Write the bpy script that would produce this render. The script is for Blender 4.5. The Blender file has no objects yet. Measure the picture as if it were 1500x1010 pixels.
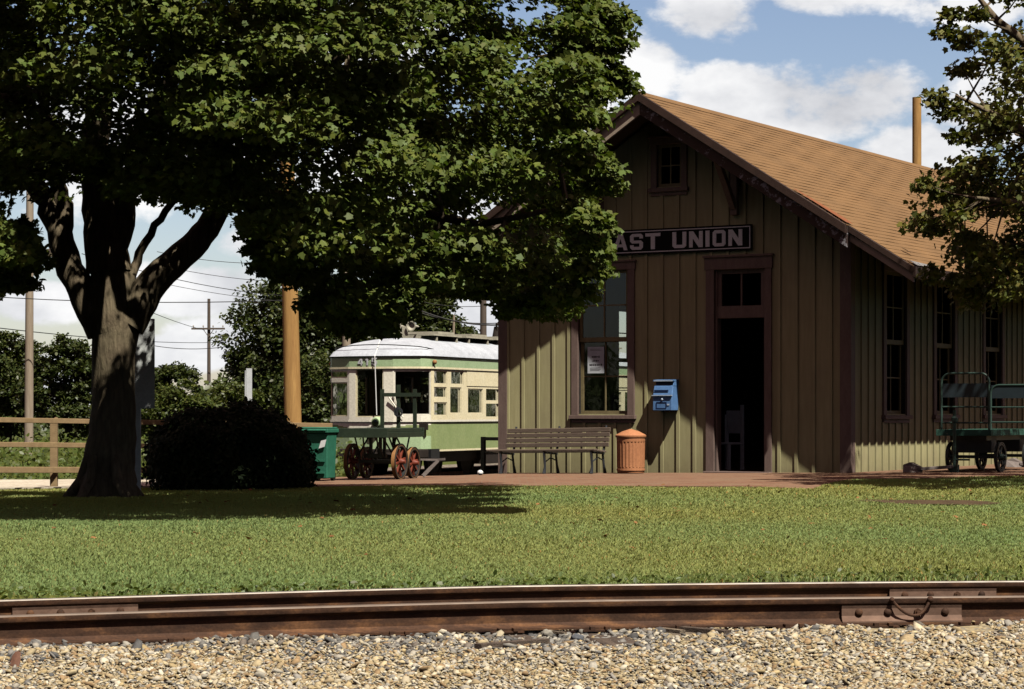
import bpy, bmesh, math, random
import numpy as np
from mathutils import Vector, Matrix, Quaternion
random.seed(7); RNG = np.random.default_rng(11)
S = bpy.context.scene; COL = S.collection
PI = math.pi
# ---------------------------------------------------------------- camera numbers
F, HX, HY, EYE = 3300.0, 750.0, 605.0, 1.0
def P(px, py, Y):
    return Vector(((px-HX)/F*Y, Y, EYE-(py-HY)/F*Y))
def G(px, py, z=0.0):
    Y = (EYE-z)*F/(py-HY)
    return Vector(((px-HX)/F*Y, Y, z))
# depot frame: origin at the near front corner
CX, CY = 5.4, 36.0
TH = math.atan2(-.514, .858)
CT, ST = math.cos(TH), math.sin(TH)
def d2w(x, y, z=0): return Vector((CX+CT*x-ST*y, CY+ST*x+CT*y, z))
def w2d(X, Y):
    dx, dy = X-CX, Y-CY
    return CT*dx+ST*dy, -ST*dx+CT*dy
def wallx(px, yo=0.0):
    k = (px-HX)/F
    return (k*(CY+CT*yo)-CX+ST*yo)/(CT-k*ST)
def sm(a, b, x):
    t = min(1, max(0, (x-a)/(b-a))); return t*t*(3-2*t)
def gz(X, Y):
    """ground height"""
    xd, yd = w2d(X, Y)
    plat = .03+.0138*max(-12, min(1.5, xd))
    z = plat*sm(24, 31, Y)
    z += -.07*(1-sm(13.5, 17.5, Y))
    if xd < -6.3 or Y > 70:
        d = sm(37.4, 38.4, Y)*sm(-6.3, -6.9, xd) if Y < 70 else 1
        z = z*(1-d)+(-.5)*d
    return z
# ---------------------------------------------------------------- mesh builder
class MB:
    def __init__(s): s.v, s.f, s.m = [], [], []
    def add(s, vs, fs, mi=0):
        b = len(s.v); s.v += [tuple(v) for v in vs]
        for f in fs: s.f.append([b+i for i in f]); s.m.append(mi)
        return s
    def box(s, x0, x1, y0, y1, z0, z1, mi=0):
        x0, x1 = min(x0, x1), max(x0, x1); y0, y1 = min(y0, y1), max(y0, y1); z0, z1 = min(z0, z1), max(z0, z1)
        return s.add([(x0,y0,z0),(x1,y0,z0),(x1,y1,z0),(x0,y1,z0),(x0,y0,z1),(x1,y0,z1),(x1,y1,z1),(x0,y1,z1)],
                     [(0,3,2,1),(4,5,6,7),(0,1,5,4),(1,2,6,5),(2,3,7,6),(3,0,4,7)], mi)
    def bar(s, p, q, w, h, up=(0,0,1), mi=0):
        p, q = Vector(p), Vector(q); d = (q-p).normalized(); u = Vector(up)
        a = d.cross(u)
        if a.length < 1e-4: a = d.cross(Vector((1,0,0)))
        a.normalize(); b = a.cross(d)
        vs = []
        for c in (p, q):
            for i, j in ((-1,-1),(1,-1),(1,1),(-1,1)): vs.append(c+a*(w/2*i)+b*(h/2*j))
        return s.add(vs, [(0,1,2,3),(7,6,5,4),(0,4,5,1),(1,5,6,2),(2,6,7,3),(3,7,4,0)], mi)
    def tube(s, pts, rad, n=8, cap=True, mi=0):
        pts = [Vector(p) for p in pts]
        if not hasattr(rad, '__len__'): rad = [rad]*len(pts)
        vs, fs = [], []; ref = Vector((.3,.2,.93)); pa = None
        for i, p in enumerate(pts):
            d = (pts[min(i+1,len(pts)-1)]-pts[max(i-1,0)]).normalized()
            if pa is None:
                a = d.cross(ref)
                if a.length < .05: a = d.cross(Vector((1,0,0)))
            else: a = pa-d*pa.dot(d)
            a.normalize(); pa = a; b = d.cross(a)
            for k in range(n):
                t = 2*PI*k/n; vs.append(p+(a*math.cos(t)+b*math.sin(t))*rad[i])
        for i in range(len(pts)-1):
            for k in range(n):
                k2 = (k+1) % n; fs.append((i*n+k, i*n+k2, (i+1)*n+k2, (i+1)*n+k))
        if cap: fs += [tuple(range(n))[::-1], tuple((len(pts)-1)*n+k for k in range(n))]
        return s.add(vs, fs, mi)
    def lathe(s, prof, n=24, c=(0,0,0), axis='z', mi=0, rfn=None):
        vs, fs = [], []
        for r, z in prof:
            for k in range(n):
                t = 2*PI*k/n; rr = r*(rfn(k, z) if rfn else 1)
                x, y = rr*math.cos(t), rr*math.sin(t)
                p = (x,y,z) if axis == 'z' else ((z,x,y) if axis == 'x' else (y,z,x))
                vs.append((p[0]+c[0], p[1]+c[1], p[2]+c[2]))
        m = len(prof)
        for i in range(m-1):
            for k in range(n):
                k2 = (k+1) % n; fs.append((i*n+k, i*n+k2, (i+1)*n+k2, (i+1)*n+k))
        if prof[0] != prof[-1] and prof[0][0] > 1e-5: fs.append(tuple(range(n))[::-1])
        if prof[0] != prof[-1] and prof[-1][0] > 1e-5: fs.append(tuple((m-1)*n+k for k in range(n)))
        return s.add(vs, fs, mi)
    def prism(s, poly, ext, mi=0):
        e = Vector(ext); n = len(poly); a = [Vector(p) for p in poly]
        fs = [tuple(range(n)), tuple(range(2*n-1, n-1, -1))]+[(i, n+i, n+(i+1) % n, (i+1) % n) for i in range(n)]
        return s.add(a+[p+e for p in a], fs, mi)
    def sphere(s, c, r, n=12, sc=(1,1,1), mi=0):
        prof = [(max(1e-6, r*math.sin(PI*i/n)), -r*math.cos(PI*i/n)) for i in range(n+1)]
        b = len(s.v); s.lathe(prof, n*2, (0,0,0), 'z', mi)
        for i in range(b, len(s.v)):
            x, y, z = s.v[i]; s.v[i] = (x*sc[0]+c[0], y*sc[1]+c[1], z*sc[2]+c[2])
        return s
    def build(s, name, mats, parent=None, smooth=None, bevel=0, loc=None, fix=True):
        me = bpy.data.meshes.new(name); me.from_pydata(s.v, [], s.f)
        if not isinstance(mats, (list, tuple)): mats = [mats]
        for m in mats: me.materials.append(m)
        me.polygons.foreach_set('material_index', s.m)
        if fix:
            bm = bmesh.new(); bm.from_mesh(me); bmesh.ops.recalc_face_normals(bm, faces=bm.faces); bm.to_mesh(me); bm.free()
        if smooth is not None:
            me.polygons.foreach_set('use_smooth', [True]*len(me.polygons))
            me.set_sharp_from_angle(angle=math.radians(smooth))
        me.update()
        o = bpy.data.objects.new(name, me); COL.objects.link(o)
        if parent is not None: o.parent = parent
        if loc is not None: o.location = loc
        if bevel:
            b = o.modifiers.new('edge', 'BEVEL'); b.width = bevel; b.segments = 1; b.limit_method = 'ANGLE'
        return o
def npmesh(name, V, faces_k, mat, parent=None, colr=None, smooth=False):
    """V (n,3); faces_k (m,k) int; colr (n,4)"""
    me = bpy.data.meshes.new(name); V = np.ascontiguousarray(V, np.float32); m, k = faces_k.shape
    me.vertices.add(len(V)); me.vertices.foreach_set('co', V.ravel())
    me.loops.add(m*k); me.loops.foreach_set('vertex_index', np.ascontiguousarray(faces_k, np.int32).ravel())
    me.polygons.add(m); me.polygons.foreach_set('loop_start', np.arange(0, m*k, k, dtype=np.int32))
    me.update(calc_edges=True)
    if colr is not None:
        a = me.attributes.new('tint', 'FLOAT_COLOR', 'POINT'); a.data.foreach_set('color', np.ascontiguousarray(colr, np.float32).ravel())
    if smooth: me.polygons.foreach_set('use_smooth', np.ones(m, dtype=bool))
    me.materials.append(mat)
    o = bpy.data.objects.new(name, me); COL.objects.link(o)
    if parent is not None: o.parent = parent
    return o
def tag(o, label=None, cat=None, group=None, kind=None):
    if label: o['label'] = label
    if cat: o['category'] = cat
    if group: o['group'] = group
    if kind: o['kind'] = kind
    return o
def thing(name, label, cat, loc=(0,0,0), rz=0, group=None):
    o = bpy.data.objects.new(name, None); COL.objects.link(o); o.empty_display_size = .2
    o.location = loc; o.rotation_euler = (0,0,rz)
    return tag(o, label, cat, group)
def kids(o): return [c for c in bpy.data.objects if c.parent == o]
def dup(o, loc=None, rz=None, label=None, parent=None):
    c = o.copy(); COL.objects.link(c)
    if parent is not None: c.parent = parent
    for k in kids(o): dup(k, parent=c)
    if loc is not None: c.location = loc
    if rz is not None: c.rotation_euler = (0,0,rz)
    if label: c['label'] = label
    return c
# ---------------------------------------------------------------- materials
class NT:
    def __init__(s, name):
        s.m = bpy.data.materials.new(name); s.m.use_nodes = True; s.t = s.m.node_tree; s.t.nodes.clear()
        s.out = s.n('ShaderNodeOutputMaterial')
    def n(s, ty, **kw):
        x = s.t.nodes.new(ty)
        for k, v in kw.items():
            if k.startswith('i_'):
                key = k[2:]; key = int(key) if key.isdigit() else key.replace('_', ' ')
                x.inputs[key].default_value = v
            else: setattr(x, k, v)
        return x
    def l(s, a, b): s.t.links.new(a, b)
    def coords(s, sc=(1,1,1), kind='Object'):
        tc = s.n('ShaderNodeTexCoord'); mp = s.n('ShaderNodeMapping'); mp.inputs['Scale'].default_value = sc
        s.l(tc.outputs[kind], mp.inputs['Vector']); return mp.outputs['Vector']
    def noise(s, vec, scale, detail=4, rough=.55):
        x = s.n('ShaderNodeTexNoise'); x.inputs['Scale'].default_value = scale; x.inputs['Detail'].default_value = detail; x.inputs['Roughness'].default_value = rough
        if vec is not None: s.l(vec, x.inputs['Vector'])
        return x.outputs['Fac']
    def ramp(s, fac, stops, interp='LINEAR'):
        r = s.n('ShaderNodeValToRGB'); r.color_ramp.interpolation = interp
        e = r.color_ramp.elements
        while len(e) < len(stops): e.new(.5)
        for el, (p, c) in zip(e, stops): el.position = p; el.color = (*c, 1) if len(c) == 3 else c
        s.l(fac, r.inputs['Fac']); return r.outputs['Color']
    def mix(s, a, b, fac, mode='MIX'):
        x = s.n('ShaderNodeMix', data_type='RGBA', blend_type=mode)
        for i, v in ((0, fac), (6, a), (7, b)):
            if hasattr(v, 'is_linked'): s.l(v, x.inputs[i])
            else: x.inputs[i].default_value = v if not isinstance(v, tuple) or len(v) == 4 else (*v, 1)
        return x.outputs[2]
    def math(s, op, a, b=None, c=None, clamp=False):
        x = s.n('ShaderNodeMath', operation=op, use_clamp=clamp)
        for i, v in enumerate((a, b, c)):
            if v is None: continue
            if hasattr(v, 'is_linked'): s.l(v, x.inputs[i])
            else: x.inputs[i].default_value = v
        return x.outputs[0]
    def bsdf(s, col, rough=.7, metal=0, spec=.4, bump=None, bstr=.3, bdist=.01):
        b = s.n('ShaderNodeBsdfPrincipled')
        if hasattr(col, 'is_linked'): s.l(col, b.inputs['Base Color'])
        else: b.inputs['Base Color'].default_value = (*col, 1)
        if hasattr(rough, 'is_linked'): s.l(rough, b.inputs['Roughness'])
        else: b.inputs['Roughness'].default_value = rough
        b.inputs['Metallic'].default_value = metal; b.inputs['Specular IOR Level'].default_value = spec
        if bump is not None:
            bp = s.n('ShaderNodeBump'); bp.inputs['Strength'].default_value = bstr; bp.inputs['Distance'].default_value = bdist
            s.l(bump, bp.inputs['Height']); s.l(bp.outputs['Normal'], b.inputs['Normal'])
        return b
    def done(s, sh): s.l(sh.outputs[0] if hasattr(sh, 'outputs') else sh, s.out.inputs['Surface']); return s.m
def sc3(c, k): return tuple(min(1, x*k) for x in c)
def pmat(name, c1, c2=None, scale=6, rough=.7, metal=0, spec=.3, bump=.25, bdist=.006, stretch=(1,1,1), fine=None, p=(.3,.7)):
    t = NT(name); c2 = c2 or sc3(c1, .72)
    v = t.coords(stretch); f = t.noise(v, scale, 6, .62)
    col = t.ramp(f, [(p[0], c2), (p[1], c1)])
    f2 = t.noise(v, fine or scale*7, 3)
    col = t.mix(col, t.ramp(f2, [(.3, (.72,.72,.72)), (.7, (1.1,1.1,1.1))]), .6, 'MULTIPLY')
    r = t.math('MULTIPLY_ADD', f2, .2, rough-.1)
    return t.done(t.bsdf(col, r, metal, spec, f2, bump, bdist))
def peel(name, c, under, amt=.62, scale=9, stretch=(1,1,1), rough=.75):
    """paint worn through to a second colour in patches"""
    t = NT(name); v = t.coords(stretch)
    f = t.noise(v, scale, 8, .7); f2 = t.noise(v, scale*5, 3)
    base = t.mix(c, sc3(c, .65), f2)
    col = t.mix(base, under, t.ramp(f, [(amt, (0,0,0)), (amt+.04, (1,1,1))]))
    return t.done(t.bsdf(col, rough, 0, .3, f, .3, .004))
M = {}
# siding: olive tan paint on boards, streaky, dusty at the foot
t = NT('siding_paint'); v = t.coords((5,5,.5)); v2 = t.coords((1,1,1))
f = t.noise(v, 3, 6, .6); g = t.noise(v2, 1.3, 4, .6); h = t.noise(t.coords((30,30,2)), 4, 3)
col = t.ramp(f, [(.25, (.37,.335,.175)), (.75, (.49,.455,.25))])
sb = t.n('ShaderNodeSeparateXYZ'); t.l(t.n('ShaderNodeTexCoord').outputs['Object'], sb.inputs[0])
bid = t.math('ADD', t.math('FLOOR', t.math('DIVIDE', t.math('SUBTRACT', sb.outputs[0], .16-6.53), .302)), t.math('MULTIPLY', t.math('FLOOR', t.math('DIVIDE', t.math('SUBTRACT', sb.outputs[1], .16), .302)), 7.3))
wn = t.n('ShaderNodeTexWhiteNoise', noise_dimensions='1D'); t.l(bid, wn.inputs['W'])
col = t.mix(col, t.ramp(wn.outputs['Value'], [(0, (.86,.85,.84)), (1, (1.08,1.08,1.06))]), 1, 'MULTIPLY')
col = t.mix(col, (.33,.285,.17), t.ramp(g, [(.5, (0,0,0)), (.75, (.6,.6,.6))]))
tc = t.n('ShaderNodeTexCoord'); sx = t.n('ShaderNodeSeparateXYZ'); t.l(tc.outputs['Object'], sx.inputs[0])
low = t.math('MULTIPLY', t.math('SUBTRACT', .35, sx.outputs[2], clamp=True), t.noise(v2, 9, 4))
col = t.mix(col, (.2,.15,.09), t.math('MULTIPLY', low, 2.2, clamp=True))
M['siding'] = t.done(t.bsdf(col, .72, 0, .25, h, .35, .003))
M['trim'] = pmat('trim_paint', (.225,.16,.135), (.165,.112,.098), 4, .65, stretch=(4,4,1))
M['sash'] = pmat('sash_paint', (.27,.22,.11), (.19,.15,.075), 8, .6)
M['fascia'] = peel('shaded_fascia_paint', (.05,.03,.027), (.27,.26,.28), .56, 3.6, (1.6,1.2,1.9))  # dark tone holds the moulding's shade on the right rake; peeling is wear
M['mould'] = pmat('moulding_paint', (.06,.034,.027), (.035,.02,.016), 6, .6)
M['sunlit_board'] = pmat('sunlit_rake_paint', (.45,.37,.29), (.32,.25,.19), 6, .7)  # lighter tone paints sunlight onto the left rake and the lower ends
M['soffit'] = pmat('soffit_boards', (.07,.05,.04), (.045,.03,.025), 5, .8)
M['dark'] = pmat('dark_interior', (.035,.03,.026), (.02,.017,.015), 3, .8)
M['floorb'] = pmat('floor_boards', (.1,.07,.045), (.06,.04,.028), 5, .6, stretch=(8,1,1))
# shingles
t = NT('roof_shingles'); tc = t.n('ShaderNodeTexCoord'); sx = t.n('ShaderNodeSeparateXYZ'); t.l(tc.outputs['Object'], sx.inputs[0])
cb = t.n('ShaderNodeCombineXYZ'); t.l(sx.outputs[1], cb.inputs[0]); t.l(t.math('MULTIPLY', sx.outputs[2], 1.861), cb.inputs[1])
br = t.n('ShaderNodeTexBrick', offset=.5, squash=1); t.l(cb.outputs[0], br.inputs['Vector'])
for k, vv in (('Scale',1),('Mortar Size',.004),('Brick Width',.3),('Row Height',.139),('Mortar Smooth',.2),('Bias',0)): br.inputs[k].default_value = vv
br.inputs['Color1'].default_value = (.23,.135,.064,1); br.inputs['Color2'].default_value = (.208,.121,.057,1); br.inputs['Mortar'].default_value = (.21,.12,.056,1)
ob = tc.outputs['Object']
f = t.noise(ob, .9, 5, .6); f2 = t.noise(ob, 60, 3)
col = t.mix(br.outputs['Color'], t.ramp(f, [(.3, (.84,.85,.87)), (.7, (1.1,1.08,1.04))]), 1, 'MULTIPLY')
col = t.mix(col, t.ramp(f2, [(.3, (.75,.75,.75)), (.7, (1.15,1.15,1.15))]), .7, 'MULTIPLY')
M['shingle'] = t.done(t.bsdf(col, .85, 0, .2, f2, .5, .004))
M['rustpatch'] = pmat('rusty_flashing', (.3,.11,.045), (.2,.07,.03), 8, .7)
M['tin'] = pmat('grey_flashing', (.3,.3,.3), (.2,.19,.18), 6, .55)
# glass
def glass(name, tint=(.75,.8,.78), refl=.12):
    t = NT(name); tr = t.n('ShaderNodeBsdfTransparent'); tr.inputs[0].default_value = (*tint, 1)
    gl = t.n('ShaderNodeBsdfGlossy'); gl.inputs['Roughness'].default_value = .03; gl.inputs[0].default_value = (.9,.92,.95,1)
    bp = t.n('ShaderNodeBump'); bp.inputs['Strength'].default_value = .06; bp.inputs['Distance'].default_value = .02
    t.l(t.noise(t.coords(), 3, 2), bp.inputs['Height']); t.l(bp.outputs[0], gl.inputs['Normal'])
    fr = t.n('ShaderNodeFresnel'); fr.inputs[0].default_value = 1.5
    fac = t.math('ADD', t.math('MULTIPLY', fr.outputs[0], 1.2), refl, clamp=True)
    mx = t.n('ShaderNodeMixShader'); t.l(fac, mx.inputs[0]); t.l(tr.outputs[0], mx.inputs[1]); t.l(gl.outputs[0], mx.inputs[2])
    return t.done(mx)
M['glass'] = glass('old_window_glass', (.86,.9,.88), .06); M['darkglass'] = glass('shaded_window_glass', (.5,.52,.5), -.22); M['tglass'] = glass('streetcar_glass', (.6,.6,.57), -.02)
def flat(name, c, rough=.5, metal=0, spec=.4, c2=None, scale=10, bump=.1): return pmat(name, c, c2 or sc3(c, .8), scale, rough, metal, spec, bump, .002)
M['black'] = flat('black_paint', (.018,.018,.02), .4)
M['white'] = flat('white_paint', (.9,.9,.9), .5, c2=(.82,.82,.8))
M['signblack'] = flat('sign_black', (.008,.008,.009), .7, spec=.08)
M['blue'] = pmat('mailbox_blue', (.12,.25,.5), (.09,.19,.4), 9, .5)
M['darkblue'] = flat('mailbox_shade_and_print_blue', (.012,.03,.1), .4)  # dark blue paints shade into the slot; also colours the printed marks
M['paleblue'] = flat('mailbox_pale', (.5,.6,.75), .5)
M['terracotta'] = pmat('terracotta_plastic', (.52,.225,.105), (.43,.18,.085), 4, .65)
M['benchwood'] = pmat('bench_slats', (.2,.15,.115), (.13,.095,.075), 4, .7, stretch=(1,6,6))
M['iron'] = flat('cast_iron', (.05,.055,.065), .5, .3)
M['paper'] = flat('paper', (.66,.7,.74), .7)
M['ink'] = flat('ink', (.05,.05,.055), .7)
M['chairwhite'] = flat('chair_white', (.75,.78,.85), .5)
M['cgreen'] = pmat('wagon_green', (.035,.09,.065), (.022,.058,.045), 5, .6)
M['cgreenpale'] = peel('worn_wagon_green', (.045,.13,.095), (.28,.29,.22), .62, 4, (1,1,3))
M['darkgreen'] = pmat('wagon_dark_green', (.032,.05,.03), (.02,.03,.02), 5, .6)
M['tubegreen'] = flat('tube_green', (.045,.085,.07), .45)
M['plate'] = flat('slate_plate', (.03,.045,.055), .5)
M['red'] = flat('spoke_red', (.24,.05,.026), .55)
M['orangewood'] = flat('rim_wood', (.4,.19,.07), .6)
M['wheeliron'] = flat('wheel_iron', (.06,.065,.065), .5, .5)
M['greybeam'] = pmat('grey_tongue', (.24,.2,.18), (.15,.12,.11), 5, .75)
M['bingreen'] = pmat('bin_green', (.038,.2,.125), (.026,.14,.09), 6, .6)
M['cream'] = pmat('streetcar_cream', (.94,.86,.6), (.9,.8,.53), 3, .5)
M['cream_lit'] = pmat('streetcar_lit_cream', (.95,.91,.78), (.92,.87,.73), 3, .45)  # paler cream puts the front's brighter light into the paint
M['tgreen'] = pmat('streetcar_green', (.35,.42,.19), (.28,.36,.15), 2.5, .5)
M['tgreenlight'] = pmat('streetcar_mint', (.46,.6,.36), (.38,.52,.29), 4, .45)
M['silver'] = pmat('roof_canvas', (.56,.6,.66), (.42,.45,.5), 2.5, .6)
M['plank'] = pmat('roof_planks', (.6,.57,.45), (.4,.38,.3), 5, .75)
M['brownin'] = pmat('brown_interior', (.12,.06,.03), (.08,.04,.02), 5, .5)
M['under'] = pmat('underframe', (.03,.022,.018), (.018,.013,.01), 5, .8)
M['polewood'] = pmat('pole_wood', (.5,.29,.1), (.34,.18,.06), 3, .8, bump=.5, stretch=(5,5,.35))
M['polegrey'] = pmat('grey_pole_wood', (.4,.33,.25), (.28,.22,.16), 3, .85, bump=.5, stretch=(5,5,.35))
M['poledark'] = pmat('dark_pole_wood', (.14,.11,.09), (.09,.07,.055), 3, .85, bump=.5, stretch=(5,5,.35))
M['fence'] = pmat('fence_wood', (.36,.25,.13), (.27,.18,.095), 4, .8, stretch=(1,3,3))
M['wire'] = flat('wire_black', (.02,.02,.022), .6)
M['signback'] = flat('sign_back', (.82,.85,.84), .5)
M['signwhite'] = flat('sign_white', (.7,.72,.75), .5)
M['ceramic'] = flat('insulator', (.35,.3,.25), .3)
# bark
def bark(name, c1, c2):
    t = NT(name); v = t.coords((7,7,1.3)); f = t.noise(v, 3, 8, .65); v2 = t.coords((1,1,1)); g = t.noise(v2, 2.5, 4)
    vo = t.n('ShaderNodeTexVoronoi', feature='DISTANCE_TO_EDGE'); vo.inputs['Scale'].default_value = 3.4; t.l(t.mix(t.coords((6,6,.9)), t.n('ShaderNodeTexNoise').outputs['Color'], .35), vo.inputs['Vector'])
    h = t.math('ADD', t.math('MULTIPLY', f, .85), t.math('MULTIPLY', t.math('MINIMUM', t.math('MULTIPLY', vo.outputs[0], 3), 1), .16))
    col = t.ramp(h, [(.25, c2), (.75, c1)]); col = t.mix(col, t.ramp(g, [(.35, (.75,.78,.7)), (.7, (1.15,1.1,1.05))]), .8, 'MULTIPLY')
    return t.done(t.bsdf(col, .9, 0, .15, h, .9, .035))
M['bark'] = bark('maple_bark', (.27,.215,.145), (.11,.085,.06)); M['bark2'] = bark('far_bark', (.13,.1,.07), (.05,.04,.03))
# leaves: tint attribute x colour, thin translucency
def leafmat(name, c, tr=.35, rough=.45, spec=.35):
    t = NT(name); at = t.n('ShaderNodeAttribute', attribute_name='tint')
    col = t.mix((*c, 1), at.outputs['Color'], 1, 'MULTIPLY')
    b = t.bsdf(col, rough, 0, spec)
    tl = t.n('ShaderNodeBsdfTranslucent'); t.l(t.mix(col, (1.0,1.15,.45,1), 1, 'MULTIPLY'), tl.inputs[0])
    mx = t.n('ShaderNodeMixShader'); mx.inputs[0].default_value = tr
    t.l(b.outputs[0], mx.inputs[1]); t.l(tl.outputs[0], mx.inputs[2]); return t.done(mx)
M['maple'] = leafmat('maple_leaf', (.105,.145,.03), .24, .55, .25); M['maple2'] = leafmat('maple_leaf_light', (.13,.145,.038), .24, .55, .25)
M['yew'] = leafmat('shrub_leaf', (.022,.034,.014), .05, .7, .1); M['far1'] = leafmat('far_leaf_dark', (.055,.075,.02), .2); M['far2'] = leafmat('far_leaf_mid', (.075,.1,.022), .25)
M['weed'] = leafmat('weed_leaf', (.09,.12,.025), .3)
M['grassb'] = leafmat('grass_blade', (.435,.455,.175), .35, .6, .08)
M['deadleaf'] = leafmat('dead_leaf', (.22,.13,.06), .1, .7, .1)
# ground surfaces
t = NT('lawn_soil'); v = t.coords()
f = t.noise(v, .45, 5, .6); f2 = t.noise(v, 30, 4, .7); f3 = t.noise(v, 140, 2)
col = t.ramp(f, [(.3, (.15,.18,.045)), (.7, (.22,.22,.06))])
col = t.mix(col, t.ramp(f2, [(.3, (.55,.6,.5)), (.7, (1.25,1.2,1.1))]), .8, 'MULTIPLY')
M['lawn'] = t.done(t.bsdf(col, .9, 0, .1, f3, .8, .03))
t = NT('brick_paving'); v = t.coords()
br = t.n('ShaderNodeTexBrick', offset=.5); t.l(v, br.inputs['Vector'])
for k, vv in (('Scale',1),('Mortar Size',.006),('Brick Width',.22),('Row Height',.11),('Mortar Smooth',.3)): br.inputs[k].default_value = vv
br.inputs['Color1'].default_value = (.265,.14,.086,1); br.inputs['Color2'].default_value = (.18,.088,.056,1); br.inputs['Mortar'].default_value = (.21,.155,.105,1)
f = t.noise(v, 1.1, 6, .65); f2 = t.noise(v, 25, 3)
col = t.mix(br.outputs['Color'], (.26,.185,.12), t.ramp(f, [(.4, (0,0,0)), (.75, (.75,.75,.75))]))
col = t.mix(col, t.ramp(f2, [(.3, (.7,.7,.7)), (.7, (1.2,1.2,1.2))]), .7, 'MULTIPLY')
M['brick'] = t.done(t.bsdf(col, .9, 0, .15, br.outputs['Fac'], -.4, .01))
def gravmat(name, stops, scale=28):
    t = NT(name); v = t.coords(); vo = t.n('ShaderNodeTexVoronoi'); vo.inputs['Scale'].default_value = scale; t.l(v, vo.inputs['Vector'])
    sx = t.n('ShaderNodeSeparateColor'); t.l(vo.outputs['Color'], sx.inputs[0])
    col = t.ramp(sx.outputs[0], stops); f = t.noise(v, .8, 4)
    col = t.mix(col, t.ramp(f, [(.3, (.8,.8,.8)), (.7, (1.1,1.1,1.1))]), .8, 'MULTIPLY')
    return t.done(t.bsdf(col, .9, 0, .2, vo.outputs['Distance'], -.8, .02))
M['gravelbase'] = gravmat('gravel_bed', [(0, (.14,.12,.09)), (.4, (.34,.27,.15)), (.8, (.45,.38,.24)), (1, (.2,.2,.19))], 45)
M['fargravel'] = gravmat('pale_gravel', [(0, (.42,.36,.27)), (.5, (.55,.48,.37)), (1, (.62,.57,.47))], 18)
M['trackgravel'] = gravmat('dark_gravel', [(0, (.09,.075,.06)), (.5, (.2,.17,.13)), (1, (.34,.3,.24))], 16)
M['ground'] = pmat('field_grass', (.1,.12,.03), (.07,.085,.022), .6, .95, spec=.1, bump=.6, bdist=.03)
M['soil'] = pmat('bare_soil', (.13,.085,.05), (.06,.042,.026), 4, .95, spec=.1, bump=.8, bdist=.03)
t = NT('gravel_stone'); at = t.n('ShaderNodeAttribute', attribute_name='tint'); f = t.noise(t.coords(), 90, 4)
col = t.mix(at.outputs['Color'], t.ramp(f, [(.3, (.72,.72,.72)), (.7, (1.15,1.13,1.1))]), .8, 'MULTIPLY')
M['stone'] = t.done(t.bsdf(col, .85, 0, .25, f, .3, .003))
t = NT('rusty_rail'); v = t.coords((1,3,3)); f = t.noise(v, 4, 7, .65); f2 = t.noise(t.coords(), 80, 3)
col = t.ramp(f, [(.3, (.03,.016,.011)), (.52, (.085,.042,.024)), (.66, (.19,.09,.04)), (.8, (.12,.07,.045))])
col = t.mix(col, t.ramp(f2, [(.3, (.65,.65,.65)), (.7, (1.2,1.2,1.2))]), .7, 'MULTIPLY')
M['rust'] = t.done(t.bsdf(col, .8, .15, .3, f2, .4, .003))
t = NT('worn_rail_head'); v = t.coords((.6,6,6)); f = t.noise(v, 5, 5)
M['railhead'] = t.done(t.bsdf(t.ramp(f, [(.3, (.3,.26,.21)), (.7, (.5,.47,.42))]), .38, .75, .5, f, .1, .001))
t = NT('dull_rail_head'); v = t.coords((.6,6,6)); f = t.noise(v, 5, 5)
M['railhead2'] = t.done(t.bsdf(t.ramp(f, [(.3, (.15,.11,.085)), (.7, (.24,.19,.15))]), .6, .3, .4, f, .2, .002))
M['barrust'] = pmat('joint_bar_rust', (.25,.155,.11), (.13,.075,.052), 5, .8, spec=.3)
M['tie'] = pmat('sleeper_wood', (.14,.105,.08), (.06,.045,.036), 4, .9, bump=.8, bdist=.01, stretch=(6,1,6))
M['tiepale'] = pmat('pale_sleeper_wood', (.26,.21,.15), (.13,.1,.075), 4, .9, bump=.8, bdist=.01, stretch=(6,1,6))
# ================================================================ SETTING: ground sheets
def sheet(name, xs, ys, zfn, mat, keep=None, dz=0.0):
    vs = [(x, y, zfn(x, y)+dz) for y in ys for x in xs]; n = len(xs); fs = []
    for j in range(len(ys)-1):
        for i in range(n-1):
            cx, cy = (xs[i]+xs[i+1])/2, (ys[j]+ys[j+1])/2
            if keep is None or keep(cx, cy): fs.append((j*n+i, j*n+i+1, (j+1)*n+i+1, (j+1)*n+i))
    b = MB(); b.add(vs, fs); o = b.build(name, mat, None, 60, fix=False)
    bm = bmesh.new(); bm.from_mesh(o.data); bmesh.ops.delete(bm, geom=[v for v in bm.verts if not v.link_faces], context='VERTS'); bm.to_mesh(o.data); bm.free()
    return tag(o, kind='structure')
def nrail(X):      # plan line of the near rail
    return 11.96+.235*X-X*X/130
def frail(X): return nrail(X)+1.47+.012*X
def nz(X): return -.006*abs(X)**1.2
def lin(a, b, n): return [a+(b-a)*i/(n-1) for i in range(n)]
far = [-1500,-600,-250,-120,-70,-45]+lin(-30, 30, 61)+[45,70,120,250,600,1500]
fy = [-400,-120,-40,-12,0,5]+lin(7, 45, 77)+[48,52,58,66,80,110,170,300,600,1200,2200]
def gbase(X, Y):
    if Y < (15.2 if X > -1 else 13.6) and abs(X) < 40: return -.3
    return gz(X, Y)-.06 if Y < 70 else -.56
sheet('ground', far, fy, gbase, M['ground'])
ly = lin(0, 1, 120)
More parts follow.
